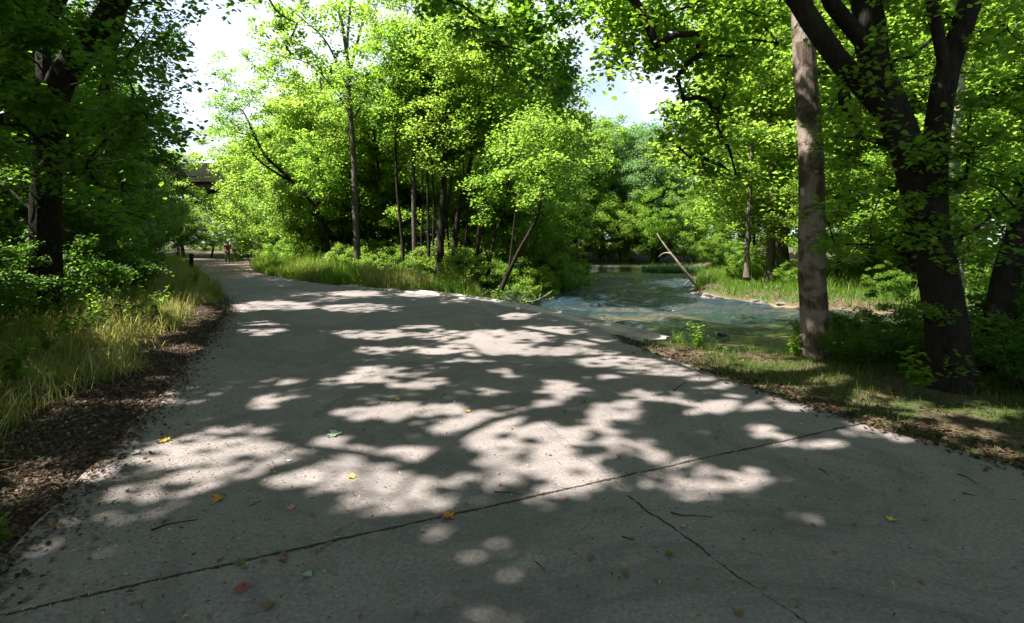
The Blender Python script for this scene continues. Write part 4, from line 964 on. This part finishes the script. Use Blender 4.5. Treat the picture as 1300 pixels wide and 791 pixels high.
# curved bare trunk on the right bank
stems = [([P(948, 352, 22), P(949, 300, 22), P(953, 230, 22), P(956, 180, 22), P(968, 130, 22), P(985, 100, 22), P(1000, 85, 22)], .11, .04, None)]
hero('curved_tree', 'slim tree with a curved stem bending right above the grassy bank', stems, [(envelope(60, P(985, 70, 22), (2.2, 2.0, 2.6), rg, .1), 110, .6, .3, .13, 4, False), (box_att(20, 925, 1000, 150, 300, 21, 23, rg), 80, .5, .3, .13, 4, False)], 'bark_grey', 'leaf_bright', .1, 2.5, 90, sides=8)
# driftwood twigs under the riverside bush
w = Wood(); base = np.array([.2, 17.4, -.5])
for k in range(26):
    a = R.uniform(-.6, 3.6); l = R.uniform(.4, 1.1); p0 = np.array([R.normal(0, .35), R.normal(0, .25), R.uniform(0, .15)])
    p1 = p0+np.array([math.cos(a)*l, math.sin(a)*l*.4, R.uniform(.05, .45)]); q = resample([p0, (p0+p1)/2+R.normal(0, .06, 3), p1], .1); w.tube(q, np.linspace(.016, .005, len(q)), 5)
tag(link('brush_pile', w.mesh('brush_pile', M['bark_pale']), None, tuple(base)), 'tangle of bare dead branches at the water edge under the leaning trunk', 'branches')

# ---------------------------------------------------------------- trail post
x, y = (243-U0)/F*27, 27.0; z = float(land([x], [y])[0])
t = thing('trail_post', 'short dark wooden post in the grass beside the path', 'post', (x, y, z))
def boxmesh(name, sx, sy, z0, z1, mat, bev=.01):
    import bmesh
    bm = bmesh.new(); bmesh.ops.create_cube(bm, size=1)
    for v in bm.verts: v.co = Vector((v.co.x*sx, v.co.y*sy, z0+(v.co.z+.5)*(z1-z0)))
    bmesh.ops.bevel(bm, geom=bm.edges[:], offset=bev, segments=2, affect='EDGES')
    me = bpy.data.meshes.new(name); bm.to_mesh(me); bm.free(); me.materials.append(mat); return me
link('post', boxmesh('post', .15, .15, -.2, 1.02, M['bark_dark'], .012), t)
link('cap', boxmesh('cap', .18, .18, 1.022, 1.06, M['bark_dark'], .012), t)

# ---------------------------------------------------------------- bridge seen far off through the leaves
m, nt, N, L = newmat('bridge_steel'); p = wpos(nt)
finish(nt, ramp(nt, noise(nt, p, 1.2, 6, .65), [(.35, (.07, .045, .022)), (.65, (.15, .095, .045))]), .8, None, .3); M['bsteel'] = m
m, nt, N, L = newmat('bridge_concrete'); p = wpos(nt)
finish(nt, ramp(nt, noise(nt, p, .8, 6, .65), [(.35, (.018, .022, .010)), (.65, (.045, .048, .022))]), .9, None, .2); M['bconc'] = m
bt = thing('road_bridge', 'brown and olive bridge crossing high over the path in the distance, mostly hidden by leaves', 'bridge', (-38, 62, 0), -.05)
def bx(name, cx, cy, cz, sx, sy, sz, mat, bev=.03):
    me = boxmesh(name, sx, sy, -sz/2, sz/2, mat, bev); return link(name, me, bt, (cx, cy, cz))
bx('girder', 0, 0, 8.4, 34, .5, .8, M['bsteel']); bx('girder', 0, 5, 8.4, 34, .5, .8, M['bsteel'])
bx('deck', 0, 2.5, 9.1, 34, 7.0, .55, M['bconc']); bx('parapet', 0, -.75, 10.3, 34, .25, 1.6, M['bconc']); bx('parapet', 0, 5.8, 10.3, 34, .25, 1.6, M['bconc'])
bx('pier', -13, 2.5, 3.6, 1.2, 5.5, 8.8, M['bconc']); bx('pier', 13, 2.5, 3.6, 1.2, 5.5, 8.8, M['bconc'])

# ---------------------------------------------------------------- person walking on the far path
def solid(name, c, rough=.8):
    m, nt, N, L = newmat(name); p = N('ShaderNodeTexCoord').outputs['Object']
    finish(nt, mixc(nt, noise(nt, p, 18, 3), tuple(x*.75 for x in c), tuple(min(1, x*1.2) for x in c)), rough, None, .25); return m
M['skin'] = solid('skin', (.42, .24, .17), .55); M['shirt'] = solid('red_cloth', (.22, .014, .03)); M['trousers'] = solid('olive_cloth', (.07, .075, .04)); M['hair'] = solid('hair', (.015, .011, .01), .5); M['shoe'] = solid('shoe', (.06, .05, .05))
def skinned(name, verts, edges, rads, mat, parent, root=0, lv=2):
    me = bpy.data.meshes.new(name); me.from_pydata([tuple(v) for v in verts], edges, []); me.materials.append(mat)
    o = link(name, me, parent)
    md = o.modifiers.new('skin', 'SKIN'); sv = me.skin_vertices[0].data if me.skin_vertices else None
    if sv is None:
        import bmesh
        bm = bmesh.new(); bm.from_mesh(me); bm.verts.layers.skin.verify(); bm.to_mesh(me); bm.free(); sv = me.skin_vertices[0].data
    for i_, r_ in enumerate(rads): sv[i_].radius = (r_, r_) if not isinstance(r_, tuple) else r_; sv[i_].use_root = (i_ == root)
    s = o.modifiers.new('sub', 'SUBSURF'); s.levels = lv; s.render_levels = lv
    md.use_smooth_shade = True
    return o
pz = float(-.006)
pt = thing('person', 'person with dark hair in a red top and olive trousers walking on the far path', 'person', (P(289, 335, 38.5)[0], 38.5, pz), .5)
Vb = [(0,0,.95),(0,.01,1.12),(0,.0,1.30),(0,-.01,1.42),(0,-.03,1.50),(0,-.05,1.60),(0,-.055,1.68),
      (-.18,-.01,1.39),(-.24,.07,1.14),(-.22,-.06,.93),(-.22,-.11,.86), (.18,-.01,1.39),(.24,-.09,1.14),(.22,-.26,1.0),(.22,-.32,.96),
      (-.10,.0,.90),(-.11,-.20,.52),(-.11,-.16,.10),(-.11,-.30,.035), (.10,.0,.90),(.11,.07,.50),(.11,.30,.14),(.11,.22,.035)]
Eb = [(0,1),(1,2),(2,3),(3,4),(4,5),(5,6),(3,7),(7,8),(8,9),(9,10),(3,11),(11,12),(12,13),(13,14),(0,15),(15,16),(16,17),(17,18),(0,19),(19,20),(20,21),(21,22)]
Rb = [(.15,.11),(.125,.095),(.15,.105),(.10,.08),.052,.085,.08,.062,.042,.03,.03,.062,.042,.03,.03,.088,.058,.042,.035,.088,.058,.042,.035]
skinned('body', Vb, Eb, Rb, M['skin'], pt)
skinned('shirt', [Vb[0],Vb[1],Vb[2],Vb[3],Vb[7],(-.215,.035,1.25),Vb[11],(.215,-.055,1.25)], [(0,1),(1,2),(2,3),(3,4),(4,5),(3,6),(6,7)], [(.168,.128),(.145,.112),(.168,.122),(.118,.096),.08,.062,.08,.062], M['shirt'], pt)
skinned('trousers', [Vb[0],Vb[15],Vb[16],(-.11,-.165,.14),Vb[19],Vb[20],(.11,.285,.17)], [(0,1),(1,2),(2,3),(0,4),(4,5),(5,6)], [(.158,.122),.105,.076,.062,.105,.076,.062], M['trousers'], pt)
skinned('hair', [(0,-.02,1.62),(0,-.045,1.70),(0,.0,1.56)], [(0,1),(0,2)], [.092,.082,.06], M['hair'], pt)
for s_, (hx, hy, hz, tx_, ty_, tz_) in enumerate([(-.11,-.12,.06,-.11,-.33,.05), (.11,.30,.10,.11,.17,.04)]):
    skinned('shoe', [(hx,hy,hz),((hx+tx_)/2,(hy+ty_)/2,(hz+tz_)/2),(tx_,ty_,tz_)], [(0,1),(1,2)], [.05,.05,.042], M['shoe'], pt)
for s_ in (-1, 1):
    hb = Vb[10] if s_ < 0 else Vb[14]; d0 = np.array([0, -.35, -.9]) if s_ < 0 else np.array([0, -.85, -.4]); d0 /= np.linalg.norm(d0)
    for k in range(5):
        o_ = np.array(hb)+np.array([0, (k-1.5)*.018*(1 if k < 4 else 0)-(.03 if k == 4 else 0), 0]); l = [.07, .08, .075, .06, .045][k]
        skinned('finger', [tuple(o_), tuple(o_+d0*l*.55), tuple(o_+d0*l+np.array([-s_*.012, 0, 0]))], [(0,1),(1,2)], [.009,.008,.007], M['skin'], pt, lv=1)
print('objects', len(SC.objects))
